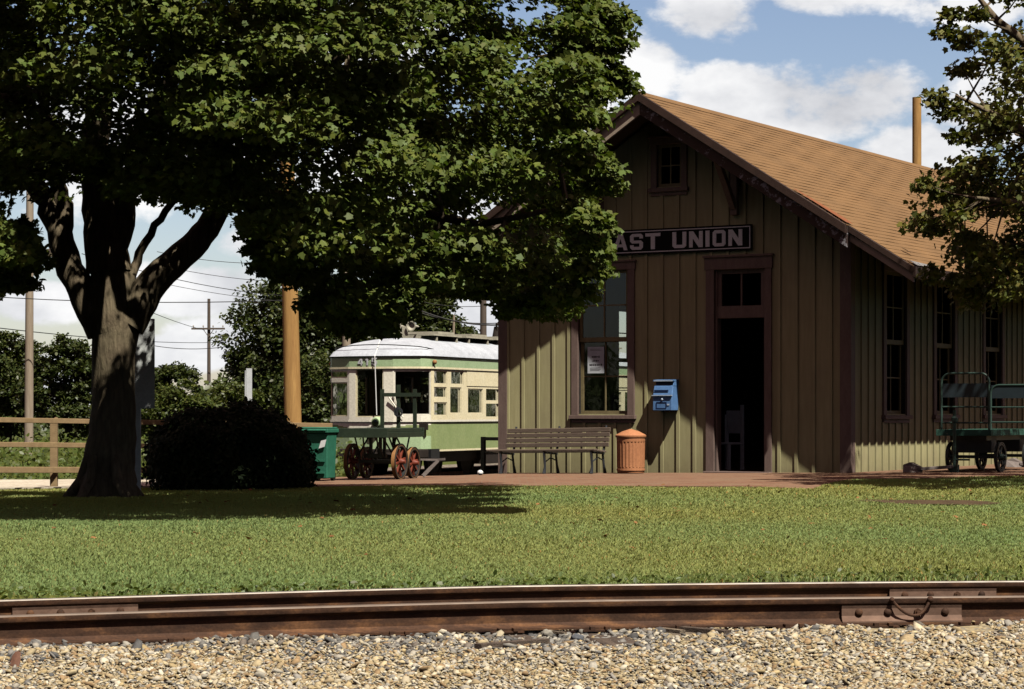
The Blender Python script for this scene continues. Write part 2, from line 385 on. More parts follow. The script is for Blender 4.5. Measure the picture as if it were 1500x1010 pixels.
def lawn_sheet():
    xs = lin(-22, 22, 89); rows = lin(0, 1, 80); vs, fs = [], []
    for r in rows:
        for x in xs:
            y0 = frail(max(-8, min(8, x)))+.17; y = y0+(40-y0)*r
            vs.append((x, y, gz(x, y)+.012*math.sin(x*1.7+y)*math.sin(y*1.3-x*.6)))
    n = len(xs)
    for j in range(len(rows)-1):
        for i in range(n-1):
            a = vs[j*n+i]
            if a[1] > 36.9 and w2d(a[0], a[1])[0] < -5: continue
            fs.append((j*n+i, j*n+i+1, (j+1)*n+i+1, (j+1)*n+i))
    b = MB(); b.add(vs, fs); return tag(b.build('lawn', M['lawn'], None, 80, fix=False), kind='structure')
lawn_sheet()
def gravz(X, Y):
    d = nrail(max(-8, min(8, X)))-Y
    z = -.175 if d < .7 else -.175-.05*sm(.7, 2.5, d)
    return z+.012*math.sin(X*2.3+1)*math.sin(Y*3.1)+.008*math.sin(X*5.1+Y*4)
def grav_sheet():
    xs = lin(-16, 16, 161); vs, fs = [], []; n = len(xs); rows = lin(0, 1, 60)
    for r in rows:
        for x in xs:
            y1 = frail(max(-8, min(8, x)))+.35; y = 5+(y1-5)*r
            vs.append((x, y, gravz(x, y)))
    for j in range(len(rows)-1):
        for i in range(n-1): fs.append((j*n+i, j*n+i+1, (j+1)*n+i+1, (j+1)*n+i))
    b = MB(); b.add(vs, fs); return tag(b.build('ballast_bed', M['gravelbase'], None, 80, fix=False), kind='structure')
grav_sheet()
# brick platform: outline in plan, draped on the ground field
plat = [G(452,711),G(560,711.5),G(735,713),G(880,716),G(1000,717.5),G(1110,719),G(1190,722),G(1222,713),G(1245,709.5),G(1320,707.5),G(1400,705.5),G(1520,702.5)]
plat = [(p.x, p.y) for p in plat]+[(14, 34.5)]+[tuple(d2w(3.5, 26)[:2]), tuple(d2w(-6.2, 26)[:2]), tuple(d2w(-6.2, 0)[:2]), (-.9, 37.5), (-3.3, 37.4)]
def drape(name, poly, mat, dz, step=.45, skirt=.25):
    bm = bmesh.new(); bm.faces.new([bm.verts.new((x, y, 0)) for x, y in poly])
    xs = [p[0] for p in poly]; ys = [p[1] for p in poly]
    for ax, lo, hi in ((0, min(xs), max(xs)), (1, min(ys), max(ys))):
        c = lo+step
        while c < hi:
            nrm = (1,0,0) if ax == 0 else (0,1,0); co = (c,0,0) if ax == 0 else (0,c,0)
            bmesh.ops.bisect_plane(bm, geom=bm.verts[:]+bm.edges[:]+bm.faces[:], plane_co=co, plane_no=nrm); c += step
    edges = [e for e in bm.edges if e.is_boundary]
    for v in bm.verts:
        xd, yd = w2d(v.co.x, v.co.y); v.co.z = .03+.0138*max(-12, min(1.5, xd)); v.co.z = v.co.z*sm(24, 31, v.co.y)+dz
    r = bmesh.ops.extrude_edge_only(bm, edges=edges)
    for v in [g for g in r['geom'] if isinstance(g, bmesh.types.BMVert)]: v.co.z -= skirt
    bmesh.ops.recalc_face_normals(bm, faces=bm.faces)
    me = bpy.data.meshes.new(name); bm.to_mesh(me); bm.free(); me.materials.append(mat)
    o = bpy.data.objects.new(name, me); COL.objects.link(o); return tag(o, kind='structure')
drape('brick_pavement', plat, M['brick'], .012, .45, .6)
# pale gravel drive behind the fence, dark gravel of the streetcar track
drape('gravel_drive', [(-16, 31.3), (-5.2, 31.9), (-3.6, 33), (-3.4, 37.3), (-16, 37.3)], M['fargravel'], .03, .8, .6)
b = MB(); TRK = lambda x, y, z=0: None
TROT = math.atan2(-.4, .916); TX, TY, TZ = -1.855, 51.0, -.5
def t2w(x, y, z=0): return Vector((TX+math.cos(TROT)*x-math.sin(TROT)*y, TY+math.sin(TROT)*x+math.cos(TROT)*y, z))
b.add([t2w(-5.5,-14,-.49), t2w(4,-14,-.49), t2w(4,45,-.49), t2w(-5.5,45,-.49)], [(0,1,2,3)])
tag(b.build('track_bed', M['trackgravel'], None, fix=False), kind='structure')
b = MB()
ang = [i/40*2*PI for i in range(40)]; rq = random.Random(4); jj = [rq.uniform(.7, 1.12) for _ in ang]; c = G(1372, 738)
b.add([(c.x+.72*math.cos(a)*jj[i]*(1+.2*math.sin(3*a)), c.y+.85*math.sin(a)*jj[i]*(1+.25*math.cos(2*a+1)), gz(c.x, c.y)+.014) for i, a in enumerate(ang)], [tuple(range(40))])
tag(b.build('bare_soil_patch', M['soil'], None, fix=False), kind='structure')
# ================================================================ DEPOT
DW, DL = 6.53, 24.0; RX, RZ, SL = -DW/2, 6.22, .637
def rz(x): return RZ-SL*abs(x-RX)
D = thing('depot', 'tan and brown board-and-batten railway depot under a brown shingled gable roof', 'building', (CX, CY, 0), TH)
FRONT = lambda a, z, o: (a, -o, z)
RIGHT = lambda a, z, o: (o, a, z)
LEFT = lambda a, z, o: (-DW-o, a, z)
BACK = lambda a, z, o: (a, DL+o, z)
def mbox(b, m, a0, a1, z0, z1, o0, o1, mi=0):
    vs = [m(a, z, o) for o in (o0, o1) for a, z in ((a0,z0),(a1,z0),(a1,z1),(a0,z1))]
    return b.add(vs, [(3,2,1,0),(4,5,6,7),(0,1,5,4),(1,2,6,5),(2,3,7,6),(3,0,4,7)], mi)
def wall(name, m, a0, a1, zt, holes, batten=True, th=.14, z0=-.12):
    """holes (a0,a1,z0,z1) clear openings; zt(a) top"""
    b = MB(); br = sorted({a0, a1, *[h[0] for h in holes], *[h[1] for h in holes], *([RX] if a0 < RX < a1 and m in (FRONT, BACK) else [])})
    for x0, x1 in zip(br, br[1:]):
        hs = sorted([h for h in holes if h[0] <= x0+1e-6 and h[1] >= x1-1e-6], key=lambda h: h[2]); z = z0
        for seg in [(h[2], h[3]) for h in hs]+[None]:
            if seg is None: q = [(x0, z), (x1, z), (x1, zt(x1)), (x0, zt(x0))]
            else: q = [(x0, z), (x1, z), (x1, seg[0]), (x0, seg[0])]; z = seg[1]
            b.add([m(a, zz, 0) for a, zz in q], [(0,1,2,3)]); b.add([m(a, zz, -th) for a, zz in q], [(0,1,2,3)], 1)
    for h in holes:
        A, B, C_, E = h
        for q in (((A,C_),(B,C_)), ((B,C_),(B,E)), ((B,E),(A,E)), ((A,E),(A,C_))):
            b.add([m(*q[0], 0), m(*q[1], 0), m(*q[1], -th), m(*q[0], -th)], [(0,1,2,3)], 1)
    if batten:
        x = a0+.16; k = 0
        while x < a1-.1:
            xx = x+.012*math.sin(k*12.9898); hw = .026+.003*math.sin(k*5.3)
            z = z0+.08; iv = []
            for h in sorted([h for h in holes if h[0]-.16 < xx < h[1]+.16], key=lambda h: h[2]):
                iv.append((z, h[2]-(.135 if h[2] > .3 else .2))); z = h[3]+.14
            iv.append((z, zt(xx)-.02))
            for za, zb in iv:
                if zb > za+.05: mbox(b, m, xx-hw, xx+hw, za, zb, -.002, .026, 0)
            x += .302; k += 1
    return b.build(name, [M['siding'], M['dark']], D, bevel=0)
gt = lambda x: rz(x)-.13
side_top = lambda a: rz(0)-.14
hW = (-4.963, -4.008, .98, 3.42); hD = (-2.39, -1.477, .03, 3.36); hA = (-3.455, -3.0, 4.78, 5.49)
wall('front_wall', FRONT, -DW, 0, gt, [hW, hD, hA])
RW = [(1.51,2.43),(3.86,4.78),(6.42,7.36),(9.1,10.0),(12,13),(15,16),(18.5,19.5)]
LW = [(4.12,5.12),(7.6,8.6),(11,12),(15,16)]
rh = [(a, c, .98, 3.35) for a, c in RW]; lh = [(a, c, .93, 3.05) for a, c in LW]
wall('side_wall', RIGHT, 0, DL, side_top, rh)
wall('side_wall', LEFT, 0, DL, side_top, lh)
wall('back_wall', BACK, -DW, 0, gt, [])
# corner boards, base board
for m, a0, a1, o1 in ((FRONT, -.16, .031, .032), (FRONT, -DW-.031, -DW+.15, .032), (RIGHT, 0, .15, .0315), (LEFT, 0, .15, .0315), (RIGHT, DL-.15, DL, .0315)):
    b = MB(); mbox(b, m, a0, a1, -.12, (gt(-.1 if a0 > -1 else -DW+.1) if m == FRONT else side_top(0))-.02, 0, o1); b.build('corner_board', M['trim'], D, bevel=.004)
# interior: floor, ceiling, partition
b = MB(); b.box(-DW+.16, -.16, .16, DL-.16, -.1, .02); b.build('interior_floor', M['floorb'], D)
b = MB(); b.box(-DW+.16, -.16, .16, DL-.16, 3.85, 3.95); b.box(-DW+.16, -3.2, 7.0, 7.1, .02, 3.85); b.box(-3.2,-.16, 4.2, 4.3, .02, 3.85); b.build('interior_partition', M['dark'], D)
def window(m, h, cols, rows, casing=.13, sillout=.075, name='window', glassm='glass', lower=True, mid=None):
    A, B, z0, z1 = h; mid = mid or (z0+z1)/2
    b = MB(); c = casing
    mbox(b, m, A-c, A, z0-.02, z1, -.02, .036); mbox(b, m, B, B+c, z0-.02, z1, -.02, .036)
    mbox(b, m, A-c-.02, B+c+.02, z1, z1+c, -.02, .046); mbox(b, m, A-c-.04, B+c+.04, z1+c, z1+c+.03, -.02, .075)
    w = b.build(name, M['trim'], D, bevel=.004)
    b = MB(); mbox(b, m, A-c-.03, B+c+.03, z0-.085, z0-.02, -.1, sillout); mbox(b, m, A-c, B+c, z0-.15, z0-.085, .0, .03); b.build('sill', M['trim'], w, bevel=.004)
    for lo, hi, off in ((mid-.02, z1, -.03), (z0-.02, mid+.025, -.075)) if lower else ((z0-.02, z1, -.04),):
        b = MB(); f = .055
        mbox(b, m, A, A+f, lo, hi, off-.035, off); mbox(b, m, B-f, B, lo, hi, off-.035, off)
        mbox(b, m, A+f, B-f, hi-f+.005, hi, off-.035, off-.001); mbox(b, m, A+f, B-f, lo, lo+f+.02, off-.035, off-.001)
        for i in range(1, cols):
            x = A+f+(B-A-2*f)*i/cols; mbox(b, m, x-.011, x+.011, lo+f+.02, hi-f+.005, off-.03, off-.004)
        for j in range(1, rows):
            z = lo+f+.02+(hi-lo-2*f-.015)*j/rows; mbox(b, m, A+f, B-f, z-.011, z+.011, off-.031, off-.006)
        s = b.build('sash', M['sash'], w)
        b = MB(); b.add([m(A+f, lo+f, off-.018), m(B-f, lo+f, off-.018), m(B-f, hi-f, off-.018), m(A+f, hi-f, off-.018)], [(0,1,2,3)]); b.build('pane', M[glassm], w, fix=False)
    return w
window(FRONT, hW, 2, 2, mid=2.23)
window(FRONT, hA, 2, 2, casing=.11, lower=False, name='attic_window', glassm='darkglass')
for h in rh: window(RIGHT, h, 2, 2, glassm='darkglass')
for h in lh: window(LEFT, h, 2, 2)
# doorway: casing, jamb, transom, threshold, open door leaf
A, B, z0, z1 = hD
b = MB(); mbox(b, FRONT, A-.15, A, -.04, z1, -.02, .036); mbox(b, FRONT, B, B+.12, -.04, z1, -.02, .036); mbox(b, FRONT, A-.17, B+.14, z1, z1+.2, -.02, .046); mbox(b, FRONT, A-.19, B+.16, z1+.2, z1+.235, -.02, .08)
mbox(b, FRONT, A, A+.035, .03, z1, -.18, -.021); mbox(b, FRONT, B-.035, B, .03, z1, -.18, -.021)
dr = b.build('door_frame', M['trim'], D, bevel=.004)
b = MB(); mbox(b, FRONT, A+.035, B-.035, 2.56, 2.76, -.12, -.03); mbox(b, FRONT, A+.035, A+.1, 2.76, z1, -.11, -.05); mbox(b, FRONT, B-.1, B-.035, 2.76, z1, -.11, -.05); mbox(b, FRONT, A+.1, B-.1, z1-.07, z1, -.11, -.05)
mbox(b, FRONT, (A+B)/2-.014, (A+B)/2+.014, 2.76, z1-.07, -.1, -.06); b.build('transom_frame', M['trim'], dr)
b = MB(); b.add([FRONT(A+.1, 2.76, -.08), FRONT(B-.1, 2.76, -.08), FRONT(B-.1, z1-.07, -.08), FRONT(A+.1, z1-.07, -.08)], [(0,1,2,3)]); b.build('transom_pane', M['darkglass'], dr, fix=False)
b = MB(); mbox(b, FRONT, A-.16, B+.13, -.06, .035, -.14, .12); b.build('threshold', M['trim'], dr, bevel=.006)
b = MB(); b.box(B-.09, B-.045, .2, 1.08, .04, 2.54)
for za, zb in ((.25, .95), (1.1, 1.6), (1.75, 2.4)): b.box(B-.1, B-.09, .34, .94, za, zb)
dl = b.build('door', M['mould'], D, bevel=.004)
b = MB(); b.sphere((B-.13, 1.0, 1.05), .03, 6); b.build('handle', M['iron'], dl, 40)
# ---- roof
EO = 1.416; YF, YB = -1.0, DL+1.0
def roof_side(sgn, y0off):
    b = MB(); Ls = (DW/2+EO)/.8435; N = 40; cl = Ls/N; nz_ = (SL*.8435*sgn, .8435)
    def pt(s, y, h):  # s from the ridge down
        x = RX+sgn*s*.8435; z = RZ-s*.8435*SL
        return (x+nz_[0]*h, y, z+nz_[1]*h)
    ny = 70; rr = random.Random(3+sgn)
    jit = [[rr.uniform(-.006, .006) for _ in range(ny+1)] for _ in range(N+1)]
    wav = [[.012*math.sin(j*.33+i*.9)*math.sin(i*.35) for j in range(ny+1)] for i in range(N+1)]
    for i in range(N):
        s0, s1 = i*cl, (i+1)*cl; ya = YF+.0 if s1*.8435 < DW/2+.37 else YF+.11
        ys = lin(ya-.03, YB, ny+1)
        for j in range(ny):
            p = lambda ii, s, jj, h: pt(s+jit[ii][jj]+wav[ii][jj], ys[jj], h+(.004 if (jj+ii) % 3 == 0 else 0))
            a = [pt(s0-.01, ys[j], .008), pt(s0-.01, ys[j+1], .008), p(i+1, s1, j+1, .0135), p(i+1, s1, j, .0135)]
            b.add(a, [(0,1,2,3)])
            b.add([a[3], a[2], pt(s1+.002, ys[j+1], .0), pt(s1+.002, ys[j], .0)], [(0,1,2,3)])
    return b.build('roof_shingles', M['shingle'], D, fix=False)
roof_side(1, 0); roof_side(-1, 0)
b = MB()
for sgn in (1, -1):
    xa, xk, xe = RX, RX+sgn*(DW/2+.36), RX+sgn*(DW/2+EO)
    b.prism([(xa, YF+.02, rz(xa)), (xk, YF+.02, rz(xk)), (xk, YF+.02, rz(xk)-.06), (xa, YF+.02, rz(xa)-.06)], (0, YB-YF-.04, 0))
    b.prism([(xk, YF+.13, rz(xk)), (xe, YF+.13, rz(xe)), (xe, YF+.13, rz(xe)-.06), (xk, YF+.13, rz(xk)-.06)], (0, YB-YF-.15, 0))
roofd = b.build('roof_deck', M['soffit'], D)
b = MB()
for sgn in (1, -1):
    for k in range(26): b.box(RX+sgn*.0, RX+sgn*.14, YF-.02+k, YF-.02+k+1.02, RZ-.1, RZ-.09)
b = MB()
b.prism([(RX-.13, YF-.05, RZ-.06), (RX, YF-.05, RZ+.035), (RX+.13, YF-.05, RZ-.06), (RX+.12, YF-.05, RZ-.085), (RX, YF-.05, RZ+.01), (RX-.12, YF-.05, RZ-.085)], (0, YB-YF+.1, 0))
b.build('ridge_cap', M['shingle'], D)
def rake(xa, xb, y0, y1, t0, t1, mat, name):
    b = MB(); b.prism([(xa, y0, rz(xa)-t0), (xb, y0, rz(xb)-t0), (xb, y0, rz(xb)-t1), (xa, y0, rz(xa)-t1)], (0, y1-y0, 0)); return b.build(name, mat, D, bevel=.004)
for sgn in (1, -1):
    xk, xe = RX+sgn*(DW/2+.36), RX+sgn*(DW/2+EO)
    rake(RX, xk, YF-.07, YF, -.012, .13, M['mould'], 'rake_moulding')
    rake(RX+sgn*.0, xk, YF-.0, YF+.05, .065, .345, M['fascia'] if sgn > 0 else M['sunlit_board'], 'rake_board')  # same board, coloured sunlit on the left and shaded on the right
    rake(xk+sgn*.003, xe, YF+.045, YF+.12, -.008, .1, M['mould'], 'rake_moulding')
    rake(xk+sgn*.003, xe, YF+.1, YF+.15, .101, .24, M['sunlit_board'], 'rake_board')
    b = MB(); b.prism([(xe, YF+.05, rz(xe)+.01), (xe+sgn*.05, YF+.05, rz(xe)-.0), (xe+sgn*.05, YF+.05, rz(xe)-.16), (xe, YF+.05, rz(xe)-.16)], (0, YB-YF-.1, 0)); b.build('eave_board', M['mould'], D)
# worn red flashing strip and grey corner flashing on the right slope
b = MB(); nx, nzz = SL*.8435, .8435
def rp(x, y, h=.04): return (x+nx*h, y, rz(x)+nzz*h)
b.add([rp(-.55,YF-.02),rp(.34,YF-.02),rp(.36,YF+.2),rp(.2,YF+.27),rp(-.2,YF+.2),rp(-.55,YF+.06)], [(0,1,2,3,4,5)]); b.build('rusty_flashing', M['rustpatch'], D, fix=False)
b = MB(); b.add([rp(1.3,YF+.12),rp(1.43,YF+.12),rp(1.43,YF+.9),rp(1.36,YF+.9)], [(0,1,2,3)]); b.add([rp(.93,YF+.75,.05),rp(1.0,YF+.72,.07),rp(1.08,YF+.86,.05),rp(1.0,YF+.9,.045)], [(0,1,2,3)]); b.build('grey_flashing', M['tin'], D, fix=False)
def bracket(m, a, zt, out, drop):
    b = MB(); w = .06
    mbox(b, m, a-w, a+w, zt-drop, zt, 0, .11); mbox(b, m, a-w*.9, a+w*.9, zt-.11, zt-.001, .11, out)
    p, q = Vector(m(a, zt-drop+.12, .1)), Vector(m(a, zt-.1, out-.08)); mid = (p+q)/2+Vector(m(a, -.09, -.09))-Vector(m(a, 0, 0))
    n = (Vector(m(a+1, 0, 0))-Vector(m(a, 0, 0)))
    b.bar(p, mid, .1, .1, n); b.bar(mid, q, .1, .1, n)
    b.build('bracket', M['trim'], D, bevel=.004)
for a in (-2.0, -4.53): bracket(FRONT, a, rz(a)-.12, .9, 1.05)
for k in range(24):
    y = .1+k*1.03
    for m in (RIGHT, LEFT):
        b = MB(); b.prism([m(y, 4.02, 0), m(y, rz(EO-.1)-.075, EO-.1), m(y, rz(EO-.1)-.17, EO-.1), m(y, 3.9, 0)], (0, .06, 0)); b.build('rafter_tail', M['soffit'], D)
# ================================================================ STATION SIGN
def letters(name, items, mat, parent, extr=.006, off=None):
    """items: (list of contours in local xz, y) -> one mesh"""
    cu = bpy.data.curves.new(name, 'CURVE'); cu.dimensions = '2D'; cu.fill_mode = 'BOTH'; cu.extrude = extr
    for c in items:
        sp = cu.splines.new('POLY'); sp.points.add(len(c)-1); sp.use_cyclic_u = True
        for p, (x, y) in zip(sp.points, c): p.co = (x, y, 0, 1)
    o = bpy.data.objects.new(name, cu); COL.objects.link(o)
    bpy.context.view_layer.update()
    me = bpy.data.meshes.new_from_object(o.evaluated_get(bpy.context.evaluated_depsgraph_get())); bpy.data.objects.remove(o)
    me.materials.clear(); me.materials.append(mat)
    o = bpy.data.objects.new(name, me); COL.objects.link(o); o.parent = parent; o.rotation_euler = (PI/2, 0, 0)
    if off: o.location = off
    return o
K, C1 = .24, .14   # stroke (of width), chamfer
GL = {
 'E': [[(0,0),(1,0),(1,.2),(.27,.2),(.27,.4),(.85,.4),(.85,.6),(.27,.6),(.27,.8),(1,.8),(1,1),(0,1)]],
 'A': [[(0,0),(.26,0),(.33,.2),(.67,.2),(.74,0),(1,0),(.66,1),(.34,1)], [(.39,.38),(.61,.38),(.5,.75)]],
 'S': [[(.16,0),(.84,0),(1,.13),(1,.45),(.84,.58),(.28,.58),(.28,.81),(.72,.81),(.72,.7),(1,.7),(1,.87),(.84,1),(.16,1),(0,.87),(0,.53),(.16,.4),(.72,.4),(.72,.19),(.28,.19),(.28,.3),(0,.3),(0,.13)]],
 'T': [[(.36,0),(.64,0),(.64,.8),(1,.8),(1,1),(0,1),(0,.8),(.36,.8)]],
 'U': [[(.16,0),(.84,0),(1,.13),(1,1),(.72,1),(.72,.2),(.28,.2),(.28,1),(0,1),(0,.13)]],
 'N': [[(0,0),(.27,0),(.27,.56),(.7,0),(1,0),(1,1),(.73,1),(.73,.44),(.3,1),(0,1)]],
 'I': [[(0,0),(1,0),(1,1),(0,1)]],
 'O': [[(.16,0),(.84,0),(1,.13),(1,.87),(.84,1),(.16,1),(0,.87),(0,.13)], [(.28,.2),(.72,.2),(.72,.8),(.28,.8)]],
 '4': [[(.6,0),(.86,0),(.86,.22),(1,.22),(1,.4),(.86,.4),(.86,1),(.55,1),(0,.42),(0,.22),(.6,.22)], [(.6,.4),(.3,.4),(.6,.72)]],
 '1': [[(.35,0),(.65,0),(.65,1),(.4,1),(.15,.8),(.15,.65),(.35,.75)]],
 '5': [[(.16,0),(.84,0),(1,.13),(1,.5),(.84,.63),(.28,.63),(.28,.81),(.95,.81),(.95,1),(0,1),(0,.45),(.72,.45),(.72,.19),(.28,.19),(.28,.3),(0,.3),(0,.13)]],
}
SGL, SGR = wallx(864, -.07), wallx(1101, -.07); SZ0, SZ1 = 3.665, 4.085
sg = thing('station_sign', 'long black station name board with pale block letters above the doorway', 'sign', d2w((SGL+SGR)/2, -.026), TH)
hw = (SGR-SGL)/2; sc = (SGL+SGR)/2
b = MB(); b.box(-hw, hw, -.035, 0, SZ0, SZ1); b.build('board', M['signblack'], sg, bevel=.004)
b = MB(); e, w = .028, .016
b.box(-hw+e, hw-e, -.039, -.036, SZ1-e-w, SZ1-e); b.box(-hw+e, hw-e, -.039, -.036, SZ0+e, SZ0+e+w)
b.box(-hw+e, -hw+e+w, -.039, -.036, SZ0+e+w, SZ1-e-w); b.box(hw-e-w, hw-e, -.039, -.036, SZ0+e+w, SZ1-e-w); b.build('border_line', M['white'], sg)
its = []
for ch, p0, p1 in (('E',877,893),('A',898,919),('S',922.5,941.5),('T',945,967),('U',984.5,1005),('N',1009,1029),('I',1033,1039),('O',1043.5,1062.5),('N',1066.5,1087)):
    xa, xb = wallx(p0, -.075)-sc, wallx(p1, -.075)-sc
    letters('letter', [[(xa+(xb-xa)*x, 3.742+.268*z) for x, z in c] for c in GL[ch]], M['white'], sg, .003, (0, -.0385, 0))
# ================================================================ poster, mailbox, chair, bench, bin, handrail
pa, pb = wallx(861, .04), wallx(885, .04); mid = (pa+pb)/2
po = thing('notice', 'white paper notice taped inside the tall front window', 'notice', d2w(mid, .035, 0), TH)
hw = (pb-pa)/2; zt, zb = 1+(605-508)/3300*38.3, 1+(605-547)/3300*38.3
b = MB(); b.box(-hw, hw, 0, .004, zb, zt); b.build('sheet', M['paper'], po)
b = MB(); rr = random.Random(5); H = zt-zb
for fz, n, wd in ((.62, 5, .5), (.47, 4, .4), (.32, 7, .78)):
    x = -hw*wd
    for k in range(n):
        wl = 2*hw*wd/n; hgt = H*.075*rr.uniform(.6, 1); b.box(x+wl*.08, x+wl*rr.uniform(.7, .95), -.002, -.0005, zb+H*fz-hgt/2, zb+H*fz+hgt/2); x += wl
for fz in (.9, .86, .2, .15, .1): b.box(-hw*.7, hw*rr.uniform(.4, .7), -.002, -.0005, zb+H*fz, zb+H*fz+.005)
b.build('print', M['ink'], po)
# mailbox
ma, mb_ = wallx(957, -.24), wallx(985.5, -.24); mc = (ma+mb_)/2; hw = (mb_-ma)/2
mz0, mz1 = 1+(605-602)/3300*36.9, 1+(605-555)/3300*36.9
mx = thing('mailbox', 'blue wall mounted mailbox with a slanted hood beside the doorway', 'mailbox', d2w(mc, -.03), TH)
H = mz1-mz0
def yzprism(b, prof, x0, x1, mi=0): b.prism([(x0, y, z) for y, z in prof], (x1-x0, 0, 0), mi)
b = MB(); yzprism(b, [(0, mz0), (-.24, mz0), (-.235, mz0+H*.5), (-.19, mz0+H*.8), (0, mz0+H*.8)], -hw, hw); body = b.build('body', M['blue'], mx, bevel=.012)
b = MB(); yzprism(b, [(0, mz0+H*.8), (-.15, mz0+H*.8), (-.13, mz0+H*.97), (0, mz0+H)], -hw+.012, hw-.012); b.build('slot_recess', M['darkblue'], mx)
b = MB(); yzprism(b, [(0, mz1), (-.2, mz1-.012), (-.2, mz1-.035), (0, mz1-.02)], -hw-.008, hw+.008); yzprism(b, [(0, mz0+H*.79), (-.19, mz0+H*.79), (-.14, mz1-.02), (0, mz1-.02)], hw-.012, hw+.004); b.build('hood', M['blue'], mx)
b = MB(); b.box(-hw*.95, hw*.95, -.207, -.2, mz1-.036, mz1-.018); b.build('hood_edge', M['paleblue'], mx)
b = MB(); b.box(-hw-.004, hw+.004, -.262, -.235, mz0+H*.47, mz0+H*.5); b.build('ledge', M['paleblue'], mx)
b = MB(); b.box(-hw*.85, hw*.6, -.2315, -.229, mz0+H*.6, mz0+H*.66); b.box(-hw*.6, hw*.45, -.243, -.2385, mz0+H*.25, mz0+H*.28); b.box(-hw*.65, hw*.4, -.243, -.2385, mz0+H*.06, mz0+H*.09); b.box(-hw*.65,-hw*.55,-.243,-.2385,mz0+H*.09,mz0+H*.25); b.box(hw*.35,hw*.45,-.243,-.2385,mz0+H*.09,mz0+H*.25); b.build('lettering_plate', M['darkblue'], mx)
b = MB(); b.sphere((hw*.0, -.24, mz0+H*.36), .022, 6); b.box(hw*.5, hw*.72, -.246, -.2385, mz0+H*.17, mz0+H*.22); b.build('lock', M['paleblue'], mx)
# pale chair seen through the doorway
cx_ = wallx(1066, 1.6); ch = thing('chair', 'pale blue-white chair standing just inside the dark doorway', 'chair', d2w(cx_, 1.6, .02), TH-.3)
b = MB(); b.box(-.2, .2, -.2, .2, .43, .47); b.build('seat', M['chairwhite'], ch, bevel=.01)
b = MB(); b.box(-.2, .16, .17, .2, .62, 1.02); b.build('backrest', M['chairwhite'], ch, bevel=.01)
for sx in (-1, 1):
    for sy in (-1, 1):
        b = MB(); b.box(sx*.18-.025, sx*.18+.025, sy*.17-.025, sy*.17+.025, 0, 1.12 if (sx > 0 and sy > 0) else (.95 if sy > 0 else .43)); b.build('leg', M['chairwhite'], ch)
# bench
xb0, xb1 = wallx(738, -.42), wallx(889, -.42); bl = xb1-xb0
p = d2w((xb0+xb1)/2, -.5); bn = thing('park_bench', 'slatted brown wooden bench with dark iron legs against the depot wall', 'bench', (p.x, p.y, gz(p.x, p.y)+.012), TH); bn.rotation_euler = (0, -.016, TH)
b = MB()
for k in range(4):
    z = .445+k*.083; y = .16+k*.022
    b.box(-bl/2, bl/2, y-.012, y+.014, z, z+.074)
b.build('backrest', M['benchwood'], bn, bevel=.006)
b = MB()
for k in range(4): b.box(-bl/2-.12, bl/2-.02, -.3+k*.108, -.3+k*.108+.092, .385-k*.012, .415-k*.012)
b.build('seat', M['benchwood'], bn, bevel=.006)
for fx in (-.95+.1, .0, .9):
    x = fx*bl/2; b = MB()
    b.tube([(x,-.28,.0),(x,-.245,.12),(x,-.26,.25),(x,-.27,.385)], [.032,.02,.022,.026], 6); b.tube([(x,.2,.0),(x,.16,.14),(x,.13,.3),(x,.19,.45),(x,.27,.8)], [.03,.02,.02,.02,.018], 6)
    b.bar((x,-.28,.36), (x,.16,.33), .04, .03); b.tube([(x,-.23,.2),(x,-.05,.27),(x,.13,.22)], .012, 6)
    b.build('leg', M['iron'], bn, 40)
# litter can
cp = d2w(wallx(924, -.45), -.45); can = thing('litter_can', 'round terracotta coloured litter can with fluted sides and a conical lid', 'litter can', (cp.x, cp.y, gz(cp.x, cp.y)+.012), TH)
rfn = lambda k, z: .955 if (k % 4 in (0, 1) and .1 < z < .53) else 1
b = MB(); b.lathe([(.2,0),(.225,.015),(.23,.05),(.225,.09),(.226,.1),(.231,.105),(.238,.525),(.238,.53),(.242,.6),(.236,.605)], 96, rfn=rfn); b.build('body', M['terracotta'], can, 40)
b = MB(); b.lathe([(.252,.6),(.258,.615),(.256,.635),(.235,.65),(.14,.70),(.03,.735),(1e-5,.74)], 48); b.build('lid', M['terracotta'], can, 40)
b = MB(); b.lathe([(.21,.045),(.24,.05),(.24,.075),(.21,.08)], 48); b.build('base_ring', M['terracotta'], can, 40)
# black handrail by the left corner
hx = wallx(708, .7); q = d2w(hx, .7); hr = thing('handrail', 'black metal handrail at the platform edge left of the bench', 'railing', (q.x, q.y, -.08), TH); hl_ = -DW-.04-hx
b = MB(); b.box(-.035, .035, -.035, .035, -.5, .65); b.build('post', M['black'], hr)
b = MB(); b.box(.034, hl_-.07, -.03, .03, .585, .645); b.box(.034, hl_-.07, -.025, .025, .36, .40); b.build('rail', M['black'], hr)
b = MB(); b.box(hl_-.07, hl_, -.035, .035, -.5, .65); b.build('post', M['black'], hr)
kn = G(703.5, 693); b = MB(); b.sphere((0,0,.045), .05, 8, (1,1,.9)); tag(b.build('white_stone', M['white'], None, 60, loc=(kn.x, kn.y, gz(kn.x, kn.y)+.01)), 'small round white stone on the bricks left of the bench', 'stone')
